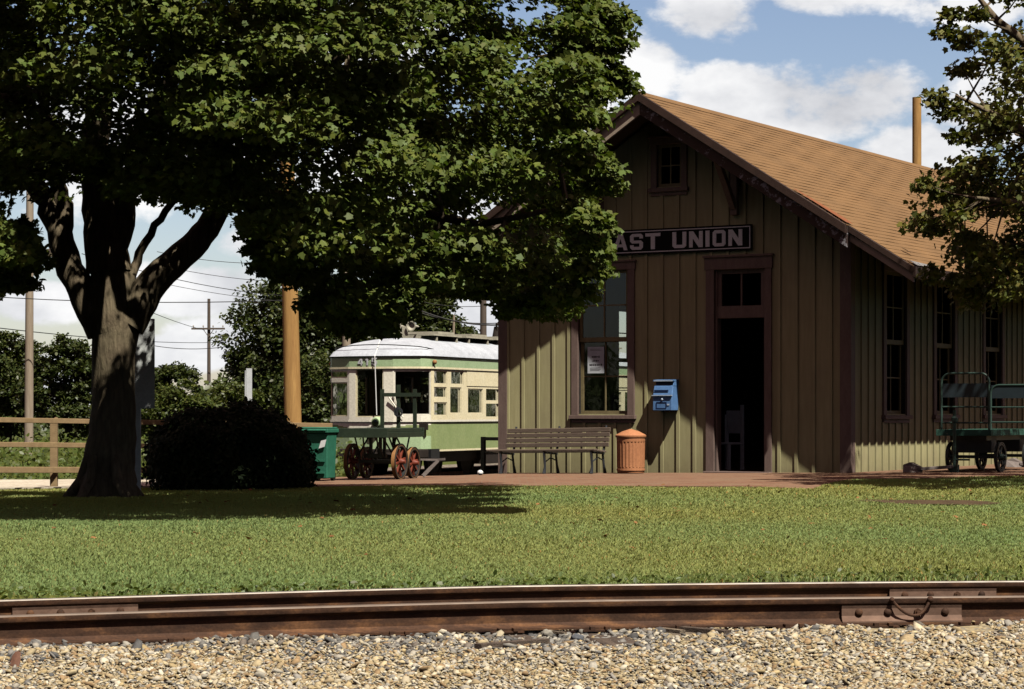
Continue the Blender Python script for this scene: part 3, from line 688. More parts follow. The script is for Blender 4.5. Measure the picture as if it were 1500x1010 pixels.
# ================================================================ BAGGAGE WAGONS
def wheel(parent, c, r, w, nsp, rimm, spm, tyre, hubm, yaw=0):
    """axis along local x"""
    b = MB(); b.lathe([(r-.03, -w/2), (r, -w/2), (r, w/2), (r-.03, w/2), (r-.03, -w/2)], 36, c, 'x'); wl = b.build('wheel', rimm, parent, 40)
    b = MB(); b.lathe([(r-.045, -w/2-.004), (r-.03, -w/2-.004), (r-.03, w/2+.004), (r-.045, w/2+.004), (r-.045, -w/2-.004)], 36, c, 'x'); b.lathe([(r-.012, w/2), (r+.004, w/2), (r+.004, w/2+.006), (r-.012, w/2+.006), (r-.012, w/2)], 36, c, 'x'); b.build('tyre', tyre, wl, 40)
    b = MB()
    for k in range(nsp):
        a = 2*PI*k/nsp+.2; b.bar((c[0], c[1]+.03*math.cos(a), c[2]+.03*math.sin(a)), (c[0], c[1]+(r-.035)*math.cos(a), c[2]+(r-.035)*math.sin(a)), .03, .03, (1,0,0))
    b.build('spokes', spm, wl)
    b = MB(); b.lathe([(.03,-.09),(.05,-.06),(.055,.04),(.035,.07),(.03,.1),(1e-5,.105)], 14, c, 'x'); b.build('hub', hubm, wl, 40)
    return wl
lg = G(551, 698.5); LG = thing('baggage_wagon', 'dark green platform baggage wagon with red spoked wheels in front of the streetcar', 'wagon', (lg.x, lg.y, gz(lg.x, lg.y)+.012), math.atan2(-.32, .947))
# local: x across, y along (backwards)
W2 = .38
b = MB(); b.box(-W2-.09, W2+.09, -.72, .8, .745, .80); b.box(-W2-.11, W2+.11, -.76, -.72, .66, .805); b.box(-W2-.11, -W2-.07, -.72, .8, .66, .744); b.box(W2+.07, W2+.11, -.72, .8, .66, .744); b.box(-W2-.11, W2+.11, .8, .84, .66, .805); b.build('deck', M['darkgreen'], LG, bevel=.005)
for y, r in ((-.02, .28), (.55, .25)):
    for sx in (-1, 1): wheel(LG, (sx*(W2+.02), y, r), r, .06, 8, M['orangewood'], M['red'], M['wheeliron'], M['red'])
    b = MB(); b.bar((-W2+.1, y, r), (W2-.1, y, r), .05, .05); b.bar((-W2+.2, y, r+.09), (W2-.2, y, r+.09), .09, .07)
    for sx in (-1, 1): b.tube([(sx*(W2-.15), y-.3, .68), (sx*(W2-.1), y, r+.12), (sx*(W2-.15), y+.3, .68)], .014, 6); b.tube([(sx*.1, y-.28, .68), (sx*.16, y-.05, r+.06)], .014, 6); b.bar((sx*(W2-.3), y, r+.1), (sx*(W2-.3), y, .68), .05, .04)
    b.build('axle', M['wheeliron'], LG, 40)
b = MB()
for x in (-.2, .08, .36): b.bar((x, .75, .78), (x, .75, 1.44+(.05 if x == .08 else -.02)), .055, .04, (0,1,0))
b.bar((-.17, .73, 1.33), (.46, .73, 1.33), .025, .06, (0,0,1)); b.build('end_rack', M['darkgreen'], LG)
b = MB(); b.bar((.08, .72, 1.0), (.08, .72, 1.14), .02, .09, (0,1,0)); b.lathe([(.05,-.01),(.075,-.01),(.075,.01),(.05,.01),(.05,-.01)], 16, (.1,.69,1.05), 'y'); b.build('hook', M['iron'], LG)
b = MB(); b.bar((.62, 1.1, .28), (.42, .95, .03), .05, .05); b.bar((.61, 1.1, .29), (.74, 1.1, .30), .035, .035); b.bar((.3, .7, .3), (.6, 1.08, .29), .03, .03); tg = b.build('tongue', M['greybeam'], LG)
# right-hand luggage wagons
def luggage(name, label, loc, rzv, grp):
    T = thing(name, label, 'wagon', loc, rzv, grp); W = .42
    b = MB(); b.box(-W, W, 0, 2.5, .62, .66); b.build('deck', M['cgreen'], T, bevel=.004)
    b = MB(); b.box(W, W+.03, -.03, 2.53, .575, .672); b.box(-W-.03, -W, -.03, 2.53, .575, .672); b.box(-W, W, -.03, 0, .575, .671); b.box(-W, W, 2.5, 2.53, .575, .671); b.build('deck_edge', M['cgreenpale'], T, bevel=.003)
    for y0, hh in ((.06, 1.56), (2.42, 1.4)):
        b = MB(); r = .14; z1 = hh; xs = W-.03
        arc = [(xs-r+r*math.cos(a), y0, z1-r+r*math.sin(a)) for a in lin(0, PI/2, 6)]; arc2 = [(-x, y, z) for x, y, z in arc[::-1]]
        b.tube([(xs, y0, .64)]+arc+arc2+[(-xs, y0, .64)], .018, 10)
        for z in (.78, 1.03): b.tube([(-xs, y0, z), (xs, y0, z)], .014, 8)
        b.build('end_frame', M['tubegreen'], T, 40)
        b = MB(); b.box(-xs+.01, xs-.01, y0-.006, y0+.006, 1.18, 1.4); b.build('end_plate', M['plate'], T)
    for y, s in ((.55, 1), (1.95, 1)):
        for sx in (-1, 1): wheel(T, (sx*(W-.02), y, .235), .235, .05, 6, M['wheeliron'], M['wheeliron'], M['black'], M['tubegreen'])
        b = MB(); b.bar((-W+.05, y, .235), (W-.05, y, .235), .05, .05); b.box(-W+.12, W-.12, y-.12, y+.12, .3, .575); b.build('axle', M['iron'], T)
    b = MB(); b.box(-.3, .3, .2, 2.3, .5, .574); b.build('underframe', M['black'], T)
    b = MB(); b.tube([(-.12, -.1, .06), (-.12, -.1, .98)], .028, 8); b.lathe([(.03,.0),(.05,.02),(.05,.08),(.03,.1)], 12, (-.12,-.1,.78)); b.tube([(-.2,-.1,.2),(.13,-.1,.2)], .016, 6); b.box(-.18,-.06,-.16,-.04,.0,.12); b.build('steering_post', M['tubegreen'], T, 40)
    b = MB(); b.bar((-.12, -.16, .09), (-.62, -.4, .05), .07, .05); b.prism([(-.82,-.52,.0),(-.66,-.5,.0),(-.58,-.42,.0),(-.6,-.36,.08),(-.74,-.42,.16),(-.84,-.46,.12)], (.03,.08,.0)); b.build('tongue', M['greybeam'], T, bevel=.006)
    return T
g1 = G(1412, 698); LA = luggage('luggage_wagon', 'green luggage wagon with a hooped tube frame and its tongue lying on the bricks', (g1.x, g1.y, gz(g1.x, g1.y)+.012), TH, 'green luggage wagons beside the depot')
g2 = G(1412, 698); q = d2w(*w2d(g1.x, g1.y)); xd, yd = w2d(g1.x, g1.y); q = d2w(xd+.3, yd+4.1)
LB = dup(LA, (q.x, q.y, gz(q.x, q.y)+.012), TH, 'green luggage wagon cut off by the right photo edge, behind the other one')
# ================================================================ green wheeled bin
gb = G(473, 700.5); BN = thing('wheeled_bin', 'bright green plastic refuse bin beside the dark round shrub', 'bin', (gb.x, gb.y, gz(gb.x, gb.y)+.012), -.35)
b = MB(); b.prism([(-.2,-.15,.04),(.14,-.15,.04),(.14,.15,.04),(-.2,.15,.04)], (0,0,.7)); bo = b.build('body', M['bingreen'], BN, bevel=.015)
for v in bo.data.vertices:
    if v.co.z > .3: v.co.x *= 1.12; v.co.y *= 1.18
b = MB(); b.box(-.36,.18,-.22,.22,.74,.8); b.box(-.34,.16,-.19,.19,.8,.825); b.tube([(-.3,-.23,.78),(.15,-.23,.78)], .02, 8); b.build('lid', M['bingreen'], BN, bevel=.015)
b = MB(); b.box(-.16,.11,-.185,-.165,.3,.34); b.box(-.16,.11,-.185,-.165,.12,.15); b.build('rib', M['bingreen'], BN)
b = MB(); b.prism([(.02,-.20,.5),(.12,-.2,.53),(.15,-.2,.64),(.06,-.2,.62)], (0,.006,0)); b.build('tag', M['white'], BN)
for sx in (-.15, .1): b = MB(); b.lathe([(.01,-.02),(.06,-.02),(.06,.02),(.01,.02)], 14, (sx,.15,.06), 'x'); b.build('wheel', M['black'], BN, 40)
# ================================================================ STREETCAR
TC = thing('streetcar', 'cream and green electric streetcar with a silver roof standing left of the depot', 'streetcar', (TX, TY, TZ), TROT)
TL, TW = 14.5, 2.62
path = [(0, TL), (0, .35)]
fr = [(.0,.35),(-.03,.08),(-.17,-.13),(-.75,-.36),(-1.31,-.42),(-1.87,-.36),(-2.45,-.13),(-2.59,.08),(-2.62,.35)]
path += fr[1:]+[(-2.62, TL)]
cum = [0]
for a, c in zip(path, path[1:]): cum.append(cum[-1]+math.dist(a, c))
S0 = cum[1]        # s where the side meets the front curve; side: s = TL - y
SE = cum[9]        # left end of the front curve
def pp(s, off=0):
    i = max(j for j in range(len(cum)-1) if cum[j] <= s+1e-9); i = min(i, len(path)-2)
    a, c = Vector(path[i]), Vector(path[i+1]); t = (s-cum[i])/(cum[i+1]-cum[i]); q = a.lerp(c, t); d = (c-a).normalized(); n = Vector((-d.y, d.x))
    return q+n*off
def pw(s, z, o):
    q = pp(s, o); return (q.x, q.y, z)
side = lambda y: TL-y
ops = []   # (s0,s1,z0,z1)
def sop(y0, y1, z0, z1): ops.append((side(y1)-.025, side(y0)+.025, z0-.02, z1+.02))
for y0, y1, z0, z1 in ((.26,.88,2.17,2.45),(1.15,1.78,2.17,2.45),(.26,.86,1.86,2.07),(.26,.88,1.45,1.72),(1.1,1.66,1.5,2.07)): sop(y0, y1, z0, z1)
y = 2.08
while y < TL-1.2:
    sop(y, y+.8, 1.5, 2.05); sop(y+1.03, y+1.75, 1.82, 2.05); sop(y+1.03, y+1.75, 1.43, 1.7); y += 2.08
# front windows by arc fraction
def fs(f): return S0+(SE-S0)*f
for f0, f1, z0, z1 in ((.07,.33,1.45,2.46),(.405,.615,1.4,2.5)): ops.append((fs(f0), fs(f1), z0, z1))
ops.append((fs(.685), fs(.93), 2.3, 2.46)); ops.append((fs(.685), fs(.93), 1.42, 2.2))
# far side: simple row
y = 1.0
while y < TL-1.3: ops.append((SE+y-.35, SE+y+.55, 1.45, 2.4)); y += 1.25
def cover(s, z):
    return any(a < s < c and e < z < g for a, c, e, g in ops)
sset = sorted({*cum, *[o[0] for o in ops], *[o[1] for o in ops], *lin(S0, SE, 64), 0.0, cum[-1]})
zset = sorted({.63, 1.25, 1.31, 2.54, 2.77, *[o[2] for o in ops], *[o[3] for o in ops], *lin(.63, 1.25, 26)})
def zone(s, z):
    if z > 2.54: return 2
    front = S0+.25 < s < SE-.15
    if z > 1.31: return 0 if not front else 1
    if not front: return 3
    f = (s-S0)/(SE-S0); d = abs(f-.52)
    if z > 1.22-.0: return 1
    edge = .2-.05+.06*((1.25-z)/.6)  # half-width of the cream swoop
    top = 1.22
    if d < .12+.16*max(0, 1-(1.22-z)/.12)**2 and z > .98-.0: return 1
    return 4 if z < .98 else 3  # lowest front: paler mint paints in reflected light
def tbody():
    b = MB(); key = {}
    for s0, s1 in zip(sset, sset[1:]):
        if s1-s0 < 1e-6: continue
        for z0, z1 in zip(zset, zset[1:]):
            if z1-z0 < 1e-6 or cover((s0+s1)/2, (z0+z1)/2): continue
            mz = zone((s0+s1)/2, (z0+z1)/2)
            b.add([pw(s0,z0,0), pw(s1,z0,0), pw(s1,z1,0), pw(s0,z1,0)], [(0,1,2,3)], mz)
            b.add([pw(s0,z0,-.06), pw(s1,z0,-.06), pw(s1,z1,-.06), pw(s0,z1,-.06)], [(0,1,2,3)], 5)
    for a, c, e, g in ops:
        for q in (((a,e),(c,e)),((c,e),(c,g)),((c,g),(a,g)),((a,g),(a,e))): b.add([pw(*q[0],0), pw(*q[1],0), pw(*q[1],-.06), pw(*q[0],-.06)], [(0,1,2,3)], 0)
    b.add([(0,TL,.63),(-TW,TL,.63),(-TW,TL,2.77),(0,TL,2.77)], [(0,1,2,3)], 0)
    return b.build('body', [M['cream'], M['cream_lit'], M['tgreenlight'], M['tgreen'], M['tgreenlight'], M['brownin']], TC, fix=False)
tbody()
b = MB(); b.box(-TW+.08, -.08, .2, TL-.1, .95, 1.0); b.add([(-TW+.08,.1,2.75),(-.08,.1,2.75),(-.08,TL-.1,2.75),(-TW+.08,TL-.1,2.75)], [(0,1,2,3)])
b.box(-TW+.1, -1.6, 1.9, 1.94, 1.0, 2.7); b.box(-.9, -.1, 1.9, 1.94, 1.0, 2.7); b.build('interior', M['brownin'], TC)
b = MB()
for k in range(12):
    for x in (-2.1, -.8): b.box(x, x+.55, 2.6+k*.95, 2.7+k*.95, 1.0, 1.75); b.box(x, x+.55, 2.6+k*.95, 3.0+k*.95, 1.35, 1.42)
b.build('seats', M['brownin'], TC)
for a, c, e, g in ops:
    b = MB(); n = max(1, int((c-a)/.2)); ss = lin(a, c, n+1)
    for u, w in zip(ss, ss[1:]): b.add([pw(u,e,-.045), pw(w,e,-.045), pw(w,g,-.045), pw(u,g,-.045)], [(0,1,2,3)])
    wn = b.build('window', M['tglass'], TC, fix=False)
    if a > S0-2.6:
        b = MB(); f = .026
        for u, w in zip(ss, ss[1:]):
            for z0, z1 in ((e, e+f), (g-f, g)):
                vs = [pw(s_, z_, o_) for o_ in (-.04, -.012) for s_, z_ in ((u,z0),(w,z0),(w,z1),(u,z1))]; b.add(vs, [(3,2,1,0),(4,5,6,7),(0,1,5,4),(2,3,7,6)])
        for u, w in ((a, a+f), (c-f, c)):
            vs = [pw(s_, z_, o_) for o_ in (-.04, -.012) for s_, z_ in ((u,e+f),(w,e+f),(w,g-f),(u,g-f))]; b.add(vs, [(3,2,1,0),(4,5,6,7),(1,2,6,5),(3,0,4,7)])
        b.build('sash', M['cream'] if a < S0 or a > fs(.3) else M['cream_lit'], wn)
# belt rail, gutters, panels, skirt edge
def strip(name, s0, s1, z0, z1, o, mat, n=40):
    b = MB(); ss = sorted({s0, s1, *[c for c in cum if s0 < c < s1]})
    for u, w in zip(ss, ss[1:]):
        vs = [pw(s_, z_, o_) for o_ in (0, o) for s_, z_ in ((u,z0),(w,z0),(w,z1),(u,z1))]; b.add(vs, [(4,5,6,7),(0,1,5,4),(2,3,7,6),(1,2,6,5),(3,0,4,7)])
    return b.build(name, mat, TC)
strip('belt_rail', 0, cum[-1], 1.295, 1.34, .03, M['cream_lit'])
strip('drip_rail', 0, cum[-1], 2.5, 2.545, .03, M['cream'])
strip('roof_gutter', 0, cum[-1], 2.77, 2.79, .03, M['under'])
strip('skirt_edge', 0, S0+.05, .62, .66, .015, M['cream'])
strip('side_panel', side(TL-1), side(1.98), 2.13, 2.46, .012, M['cream'])
b = MB(); b.box(-2.1, .02, -.55, -.1, .48, .68); b.box(-1.7, -.1, -.62, -.55, .5, .6); b.build('bumper', M['under'], TC, bevel=.02)
b = MB(); b.box(-.08, .05, -.05, .4, .4, .68); b.build('step', M['black'], TC)
b = MB(); b.box(-TW+.25, -.2, .2, TL-.2, .42, .64); b.box(-.3, -.05, 3.0, 5.5, .28, .62); b.build('underframe', M['under'], TC)
for y0 in (1.3, 3.1, 10.4, 12.2):
    for x in (-.55, -1.95):
        b = MB(); b.lathe([(.08,-.05),(.38,-.05),(.41,-.05),(.41,.06),(.36,.06),(.34,.03),(.1,.03)], 24, (x, y0, .41), 'x'); b.build('wheel', M['under'], TC, 40)
b = MB()
for y0 in (2.2, 11.3):
    for x in (-.3, -2.2): b.box(x-.06, x+.06, y0-1.5, y0+1.5, .36, .5)
b.build('truck_frame', M['under'], TC)
# roof: domed lofts
def troof():
    n = len(path); outl = []
    for s in sorted({*lin(0, S0, 16), *lin(S0, SE, 40), *lin(SE, cum[-1], 16)}):
        q = pp(s, .035); outl.append(q)
    b = MB(); T_ = [0, .05, .12, .2, .3, .42, .56, .7, .85, 1]
    for q in outl:
        c = Vector((-1.25, max(1.5, q.y)))
        for t_ in T_:
            r = q.lerp(c, t_); e = (1-(1-t_)**2.2)**.62; b.v.append((r.x, r.y, 2.79+.46*e))
    m = len(T_)
    for i in range(len(outl)-1):
        for k in range(m-1): b.f.append((i*m+k, (i+1)*m+k, (i+1)*m+k+1, i*m+k+1)); b.m.append(0)
    return b.build('roof', M['silver'], TC, 50)
tr = troof()
b = MB()
for k in range(7):
    for x in (-1.75, -.75): b.box(x-.22, x+.22, 1.3+k*1.8, 1.3+k*1.8+1.55, 3.3, 3.34)
    for x in (-1.75, -.75):
        for yy in (1.5, 2.6): b.box(x-.2, x+.2, yy+k*1.8, yy+.06+k*1.8, 3.16, 3.3)
b.build('roof_walk', M['plank'], tr)
b = MB(); b.box(-1.6, -.9, 1.6, 13, 3.24, 3.33)
for k in range(6): b.box(-1.75, -.75, 2+k*1.9, 2.9+k*1.9, 3.36, 3.42)
b.build('resistor_boxes', M['plank'], tr)
b = MB()
for x, s_ in ((-1.42, 1), (-1.05, 1)): b.lathe([(.02,.35),(.04,.2),(.05,.06),(.11,-.02),(.125,-.05),(.1,-.05),(.04,.0)], 16, (x, 1.2, 3.52), 'y')
b.box(-1.3,-1.2,1.2,1.3,3.3,3.52); b.build('horns', M['plank'], tr, 40)
b = MB(); b.tube([(-1.25, 6.5, 3.4), (-1.2, 6.4, 3.75), (-1.1, 11.8, 5.6)], .03, 8); b.lathe([(.12,0),(.1,.12),(.06,.35)], 12, (-1.25,6.5,3.35)); b.build('trolley_pole', M['under'], tr, 40)
b = MB(); ss = lin(fs(-.01), fs(1.0), 24); b.tube([Vector(pw(s_, 2.95+.1*math.sin(PI*k/23), -.1)) for k, s_ in enumerate(ss)], .012, 6); b.build('roof_cable', M['wire'], tr)
# front fittings
def onfront(f, z, o): return pw(fs(f), z, o)
hl = MB(); c = onfront(.44, 1.28, .06); hl.lathe([(.01,-.1),(.1,-.1),(.13,-.06),(.13,.1),(.09,.12)], 20, c, 'y'); h_ = hl.build('headlight', M['tgreenlight'], TC, 40)
hl = MB(); hl.lathe([(.0001,-.115),(.09,-.108)], 20, c, 'y'); hl.build('lens', M['tglass'], h_)
b = MB()
for f, z, sz in ((.045, 2.65, .055), (.955, 2.63, .05)): b.sphere(onfront(f, z, .04), sz, 8)
b.build('marker_light', M['orangewood'], TC, 40)
b = MB()
for z, wd in ((1.13, .085), (1.09, .06), (1.06, .035)):
    for u, w in zip(lin(.59-wd, .59+wd, 5), lin(.59-wd, .59+wd, 5)[1:]):
        vs = [pw(fs(s_), z_, o_) for o_ in (0, .008) for s_, z_ in ((u,z-.014),(w,z-.014),(w,z+.014),(u,z+.014))]; b.add(vs, [(4,5,6,7),(0,1,5,4),(2,3,7,6)])
b.build('winged_emblem', M['orangewood'], TC)
b = MB(); c = onfront(.14, 1.2, .04); b.box(c[0]-.1, c[0]+.1, c[1]-.03, c[1]+.05, c[2]-.09, c[2]+.06); b.build('bracket_plate', M['under'], TC)
b = MB(); b.tube([onfront(.47, 3.3, -.5), onfront(.455, 2.78, .1), onfront(.445, 1.45, .07)], .012, 6); b.build('trolley_rope', M['white'], TC)
b = MB(); b.tube([onfront(.3, 1.45, .03), onfront(.33, 1.95, .05)], .015, 6); b.tube([onfront(.27, 1.4, .06), onfront(.36, 1.85, .06)], .02, 6); b.build('wiper', M['cream_lit'], TC)
its = []; x0 = 0
for ch in '415':
    its.append([[(x0+.14*x, .17*z) for x, z in cc] for cc in GL[ch]])
    x0 += .19
p0 = Vector(onfront(.595, 2.575, .012)); d = (Vector(onfront(.5, 2.575, .012))-Vector(onfront(.595, 2.575, .012))); 
for it in its: letters('number_digit', it, M['signwhite'], TC, .004, p0).rotation_euler = (PI/2, 0, math.atan2(d.y, d.x))
for x in (-.53, -1.97):
    b = MB(); p0, p1 = t2w(x, -12, 0), t2w(x, 40, 0); b.bar((p0.x,p0.y,-.44), (p1.x,p1.y,-.44), .07, .1)
    tag(b.build('tram_rail', M['rust']), 'rusty rail of the track that carries the streetcar', 'rail', 'rails under the streetcar')
# ================================================================ FENCE
fpl, fpr = P(-60, 612, 30.8), P(486, 621.5, 36.2)
FN = thing('rail_fence', 'wooden three-rail fence running behind the maple trunk', 'fence', (0,0,0))
def fpt(t, py_l, py_r):
    Y = 30.8+(36.2-30.8)*t; px = -60+546*t; return P(px, py_l+(py_r-py_l)*t, Y)
for yl, yr, hh in ((614.5,623.5,.07),(651,656,.07),(688.5,689.5,.085)):
    b = MB(); b.bar(fpt(-.6,yl,yr), fpt(1,yl,yr), .04, hh); b.build('rail', M['fence'], FN, bevel=.005)
for px, w in ((-250,9),(77.5,9),(270,8),(420,8)):
    t = (px+60)/546; q = fpt(t, 620, 627); b = MB()
    b.box(q.x-.05, q.x+.05, q.y+.03, q.y+.12, gz(q.x, q.y)-.25, q.z); b.prism([(q.x-.05,q.y+.03,q.z),(q.x+.05,q.y+.03,q.z),(q.x+.05,q.y+.03,q.z+.1),(q.x+.02,q.y+.03,q.z+.1)], (0,.09,0)); b.build('post', M['fence'], FN, bevel=.004)
# ================================================================ POLES, SIGN BACKS, WIRES
def pole(label, pb, pt_, Y, r0, r1, mat, arms=(), ins=True, name='utility_pole', lean=0):
    a, c = P(*pb, Y), P(*pt_, Y); T = thing(name, label, 'pole', a); b = MB()
    n = 7; b.tube([(c-a)*(i/(n-1)) for i in range(n)], lin(r0, r1, n), 14); b.build('shaft', mat, T, 60)
    for (ax0, ax1, py) in arms:
        z = EYE-(py-HY)/F*Y-a.z; xm = ((c-a)*(z/(c-a).z)).x; x0, x1 = (ax0-HX)/F*Y-a.x, (ax1-HX)/F*Y-a.x
        b = MB(); b.bar((x0,-r0-.05,z), (x1,-r0-.05,z), .1, .12); b.bar((xm, -r0-.03, z-.55), ((x0+xm*2)/3, -r0-.05, z), .03, .04); b.bar((xm, -r0-.03, z-.55), ((x1+xm*2)/3, -r0-.05, z), .03, .04); cr = b.build('crossarm', M['poledark'], T)
        b = MB()
        for k in range(4):
            x = x0+(x1-x0)*(k+.2)/3.4; b.lathe([(.02,.05),(.02,.12),(.05,.13),(.045,.2),(.02,.23)], 8, (x,-r0-.05,z))
        b.build('insulator', M['ceramic'], cr, 40)
    return T
pole('tan wooden utility pole rising behind the round shrub', (431,705), (418,120), 37.2, .15, .115, M['polewood'])
pole('thin grey utility pole with a crossarm at the far left behind the fence', (42,683.5), (44,250), 63, .13, .1, M['polegrey'], [(18,78,369)])
pole('distant dark utility pole with two insulated crossarms behind the shrub', (306,632), (306,438), 150, .14, .1, M['poledark'], [(281,330,482)])
pole('pale grey wooden pole standing behind the streetcar roof', (508,690), (507,380), 66, .13, .12, M['polegrey'])
pole('brown wooden pole between the streetcar roof and the depot wall', (708,660), (708,440), 78, .13, .11, M['poledark'])
pole('yellowish wooden pole sticking up behind the depot roof ridge', (1343,700), (1343,143), 66, .15, .13, M['polewood'])
pole('slim tilted metal mast behind the streetcar roof', (661,640), (665,462), 82, .06, .04, M['polegrey'])
def wire(a, c, sag, label, r=.02):
    pts = []
    for i in range(13):
        t = i/12; p = a.lerp(c, t); p.z -= sag*4*t*(1-t); pts.append(p)
    b = MB(); b.tube(pts, r*.8, 5); return tag(b.build('overhead_wire', M['wire'], None), label, 'wire', 'overhead wires between the poles')
WL = 'thin black overhead wire strung across the sky'
wl = [((-150,424),(520,435),62,62,'thick black wire crossing low behind the maple trunk',.016),((-150,462),(312,502),62,149,'black wire running down to the distant crossarm pole',.022),
      ((120,372),(470,436),55,70,'black wire dropping steeply towards the tan pole',.012),((230,369),(480,379),70,72,'faint wire just below the maple branches',.012),
      ((230,388),(520,412),75,75,'faint wire under the thick maple limb',.012),((180,402),(520,447),80,80,'thin wire crossing the clouds beside the tan pole',.012),
      ((215,505),(340,507),149,149,'far thin wire at the distant crossarm',.03),((-100,372),(30,370),63,62.8,'wire reaching the grey pole from the left edge',.02),
      ((600,438),(760,440),78,78,'thin wire above the streetcar roof',.014),((600,449),(760,474),70,70,'thick sloping wire above the streetcar roof',.032),((600,453),(760,470),74,74,'paired sloping wire above the streetcar roof',.02),((40,371),(300,484),62.8,149,'long wire from the grey pole to the distant crossarm pole',.02)]
for (a, c, ya, yc, lab, r) in wl: wire(P(*a, ya), P(*c, yc), .25, lab, r)
q = P(201.5, 712, 28.6); q2 = P(213, 531, 28.6)
SB = thing('road_sign', 'grey back of a tall rectangular sign beside the maple trunk', 'sign', (q.x, q.y, gz(q.x, q.y)))
b = MB(); b.box(-.04,.04,-.03,.03,-.1,2.1); b.build('post', M['signback'], SB)
b = MB(); b.box(-.05,.225,-.05,-.035,1.08,2.22); b.build('panel', M['signback'], SB, bevel=.006)
q = P(364, 650, 33); SB2 = thing('marker_sign', 'small white upright marker board above the round shrub', 'sign', (q.x, q.y, q.z-.2))
b = MB(); b.box(-.03,.03,-.03,.03,-.5,.8); b.build('post', M['signback'], SB2)
b = MB(); b.box(-.05,-.035,-.03,-.015,.8,1.27); b.box(-.03,.055,-.034,-.014,.82,1.3); b.build('panel', M['signwhite'], SB2)
# ================================================================ TRACK
def rail(name, fY, fz, label, joints, headm, x0=-9, x1=9):
    prof = [(-.066,-.15),(.066,-.15),(.066,-.14),(.02,-.128),(.008,-.115),(.008,-.048),(.03,-.038),(.034,-.03),(.034,-.006),(.028,0),(-.028,0),(-.034,-.006),(-.034,-.03),(-.03,-.038),(-.008,-.048),(-.008,-.115),(-.02,-.128),(-.066,-.14)]
    n = 73; xs = lin(x0, x1, n); b = MB(); k = len(prof)
    for x in xs:
        y = fY(x); dy = (fY(x+.01)-fY(x-.01))/.02; nn = Vector((-dy, 1)).normalized()
        for o, z in prof: b.v.append((x+nn.x*o, y+nn.y*o, z+fz(x)))
    for i in range(n-1):
        for j in range(k):
            j2 = (j+1) % k; b.f.append((i*k+j, (i+1)*k+j, (i+1)*k+j2, i*k+j2)); b.m.append(1 if j in (8, 9, 10) else 0)
    T = thing(name, label, 'rail', (0,0,0)); b.build('steel_section', [M['rust'], headm], T, 40)
    for px0, px1, two in joints:
        def X_(px):
            k_ = (px-HX)/F; x = 0
            for _ in range(20): x = k_*fY(x)
            return x
        xa, xb = X_(px0), X_(px1); b = MB(); m = 8
        for i in range(m+1):
            x = xa+(xb-xa)*i/m; y = fY(x); z = fz(x)
            for o, zz in ((-.01,-.046),(-.036,-.044),(-.03,-.06),(-.028,-.1),(-.04,-.118),(-.06,-.128),(-.06,-.136),(-.01,-.12)): b.v.append((x, y+o, z+zz))
        for i in range(m):
            for j in range(8): b.f.append((i*8+j, i*8+(j+1) % 8, (i+1)*8+(j+1) % 8, (i+1)*8+j)); b.m.append(0)
        b.f += [tuple(range(8)), tuple(m*8+j for j in range(8))]; b.m += [0, 0]
        jb = b.build('joint_bar', M['barrust'], T)
        for f in (.14, .38, .63, .86):
            x = xa+(xb-xa)*f; c = Vector((x, fY(x)-.03, fz(x)-.082)); b = MB()
            if int(f*100) % 2 == 0: b.sphere(c, .023, 6, (1,.8,1))
            else: b.lathe([(.021,.0),(.021,-.022),(.012,-.022),(.012,-.045),(1e-5,-.047)], 6, c, 'y')
            b.build('bolt', M['rust'], jb, 40)
        if two:
            pts = []
            xm, xn = X_(1304), X_(1360)
            for i in range(15):
                t = i/14; x = xm+(xn-xm)*t; pts.append((x, fY(x)-.055-.02*math.sin(PI*t), fz(x)-.012-.105*(1-abs(2*t-1)**2.2)*(.6+.4*t)))
            b = MB(); b.tube(pts, .0085, 8); b.sphere(pts[0], .015, 6); b.sphere(pts[-1], .019, 6); b.build('bond_cable', M['rust'], T, 40)
    return T
rail('near_track_rail', nrail, nz, 'rusty brown near rail of the foreground track with a looped bond cable', [(1232,1407,True)], M['railhead2'])
rail('far_track_rail', frail, lambda x: nz(x)-.03, 'far rail of the foreground track with a shiny worn head', [(20,203,False),(1302,1458,False)], M['railhead'])
rr = random.Random(9)
first = None
for k, X in enumerate([-2.85,-2.3,-1.72,-1.15,-.6,-.05,.45,.92,1.5,2.02,2.5,3.05]):
    y = nrail(X); dy = .235-2*X/130; d = Vector((-dy, 1)).normalized(); out = -.55+rr.uniform(-.12,.1)
    o = thing('sleeper', 'weathered timber sleeper under the rails, half buried in gravel', 'sleeper', (X, y, -.155+nz(X)), math.atan2(dy, 1)+rr.uniform(-.12,.12), 'sleepers of the foreground track')
    b = MB(); b.box(-.11+rr.uniform(-.01,.01), .11, out, 1.95, -.16, -.006-rr.uniform(0,.012)); tb = b.build('timber', M['tiepale'] if k in (7,9,10) else M['tie'], o, bevel=.012)
    b = MB(); b.box(-.09,.09,-.1,.1,-.005,.004); b.box(-.05,-.025,-.1,-.06,.004,.02); b.box(.03,.055,-.105,-.065,.004,.02); b.build('tie_plate', M['rust'], o)
for pts, w in (([(668,912),(828,928)],.012),([(1000,922),(1066,928)],.03),([(930,918),(1000,926)],.02),([(700,948),(800,940)],.03),([(304,930),(308,912)],.014)):
    a, c = G(*pts[0], -.16), G(*pts[1], -.16); b = MB(); b.bar(a+Vector((0,0,.0)), c, w*2, w); tag(b.build('wood_splinter', M['tiepale'] if w < .025 else M['tie'], None), {.012:'long thin pale wood splinter lying in the gravel by the near rail',.03:'grey weathered wood scrap lying flat in the gravel below the rail',.02:'pale wood chip at the foot of the near rail',.014:'short pale twig standing up from the gravel'}[w], 'wood scrap', 'wood scraps in the gravel')
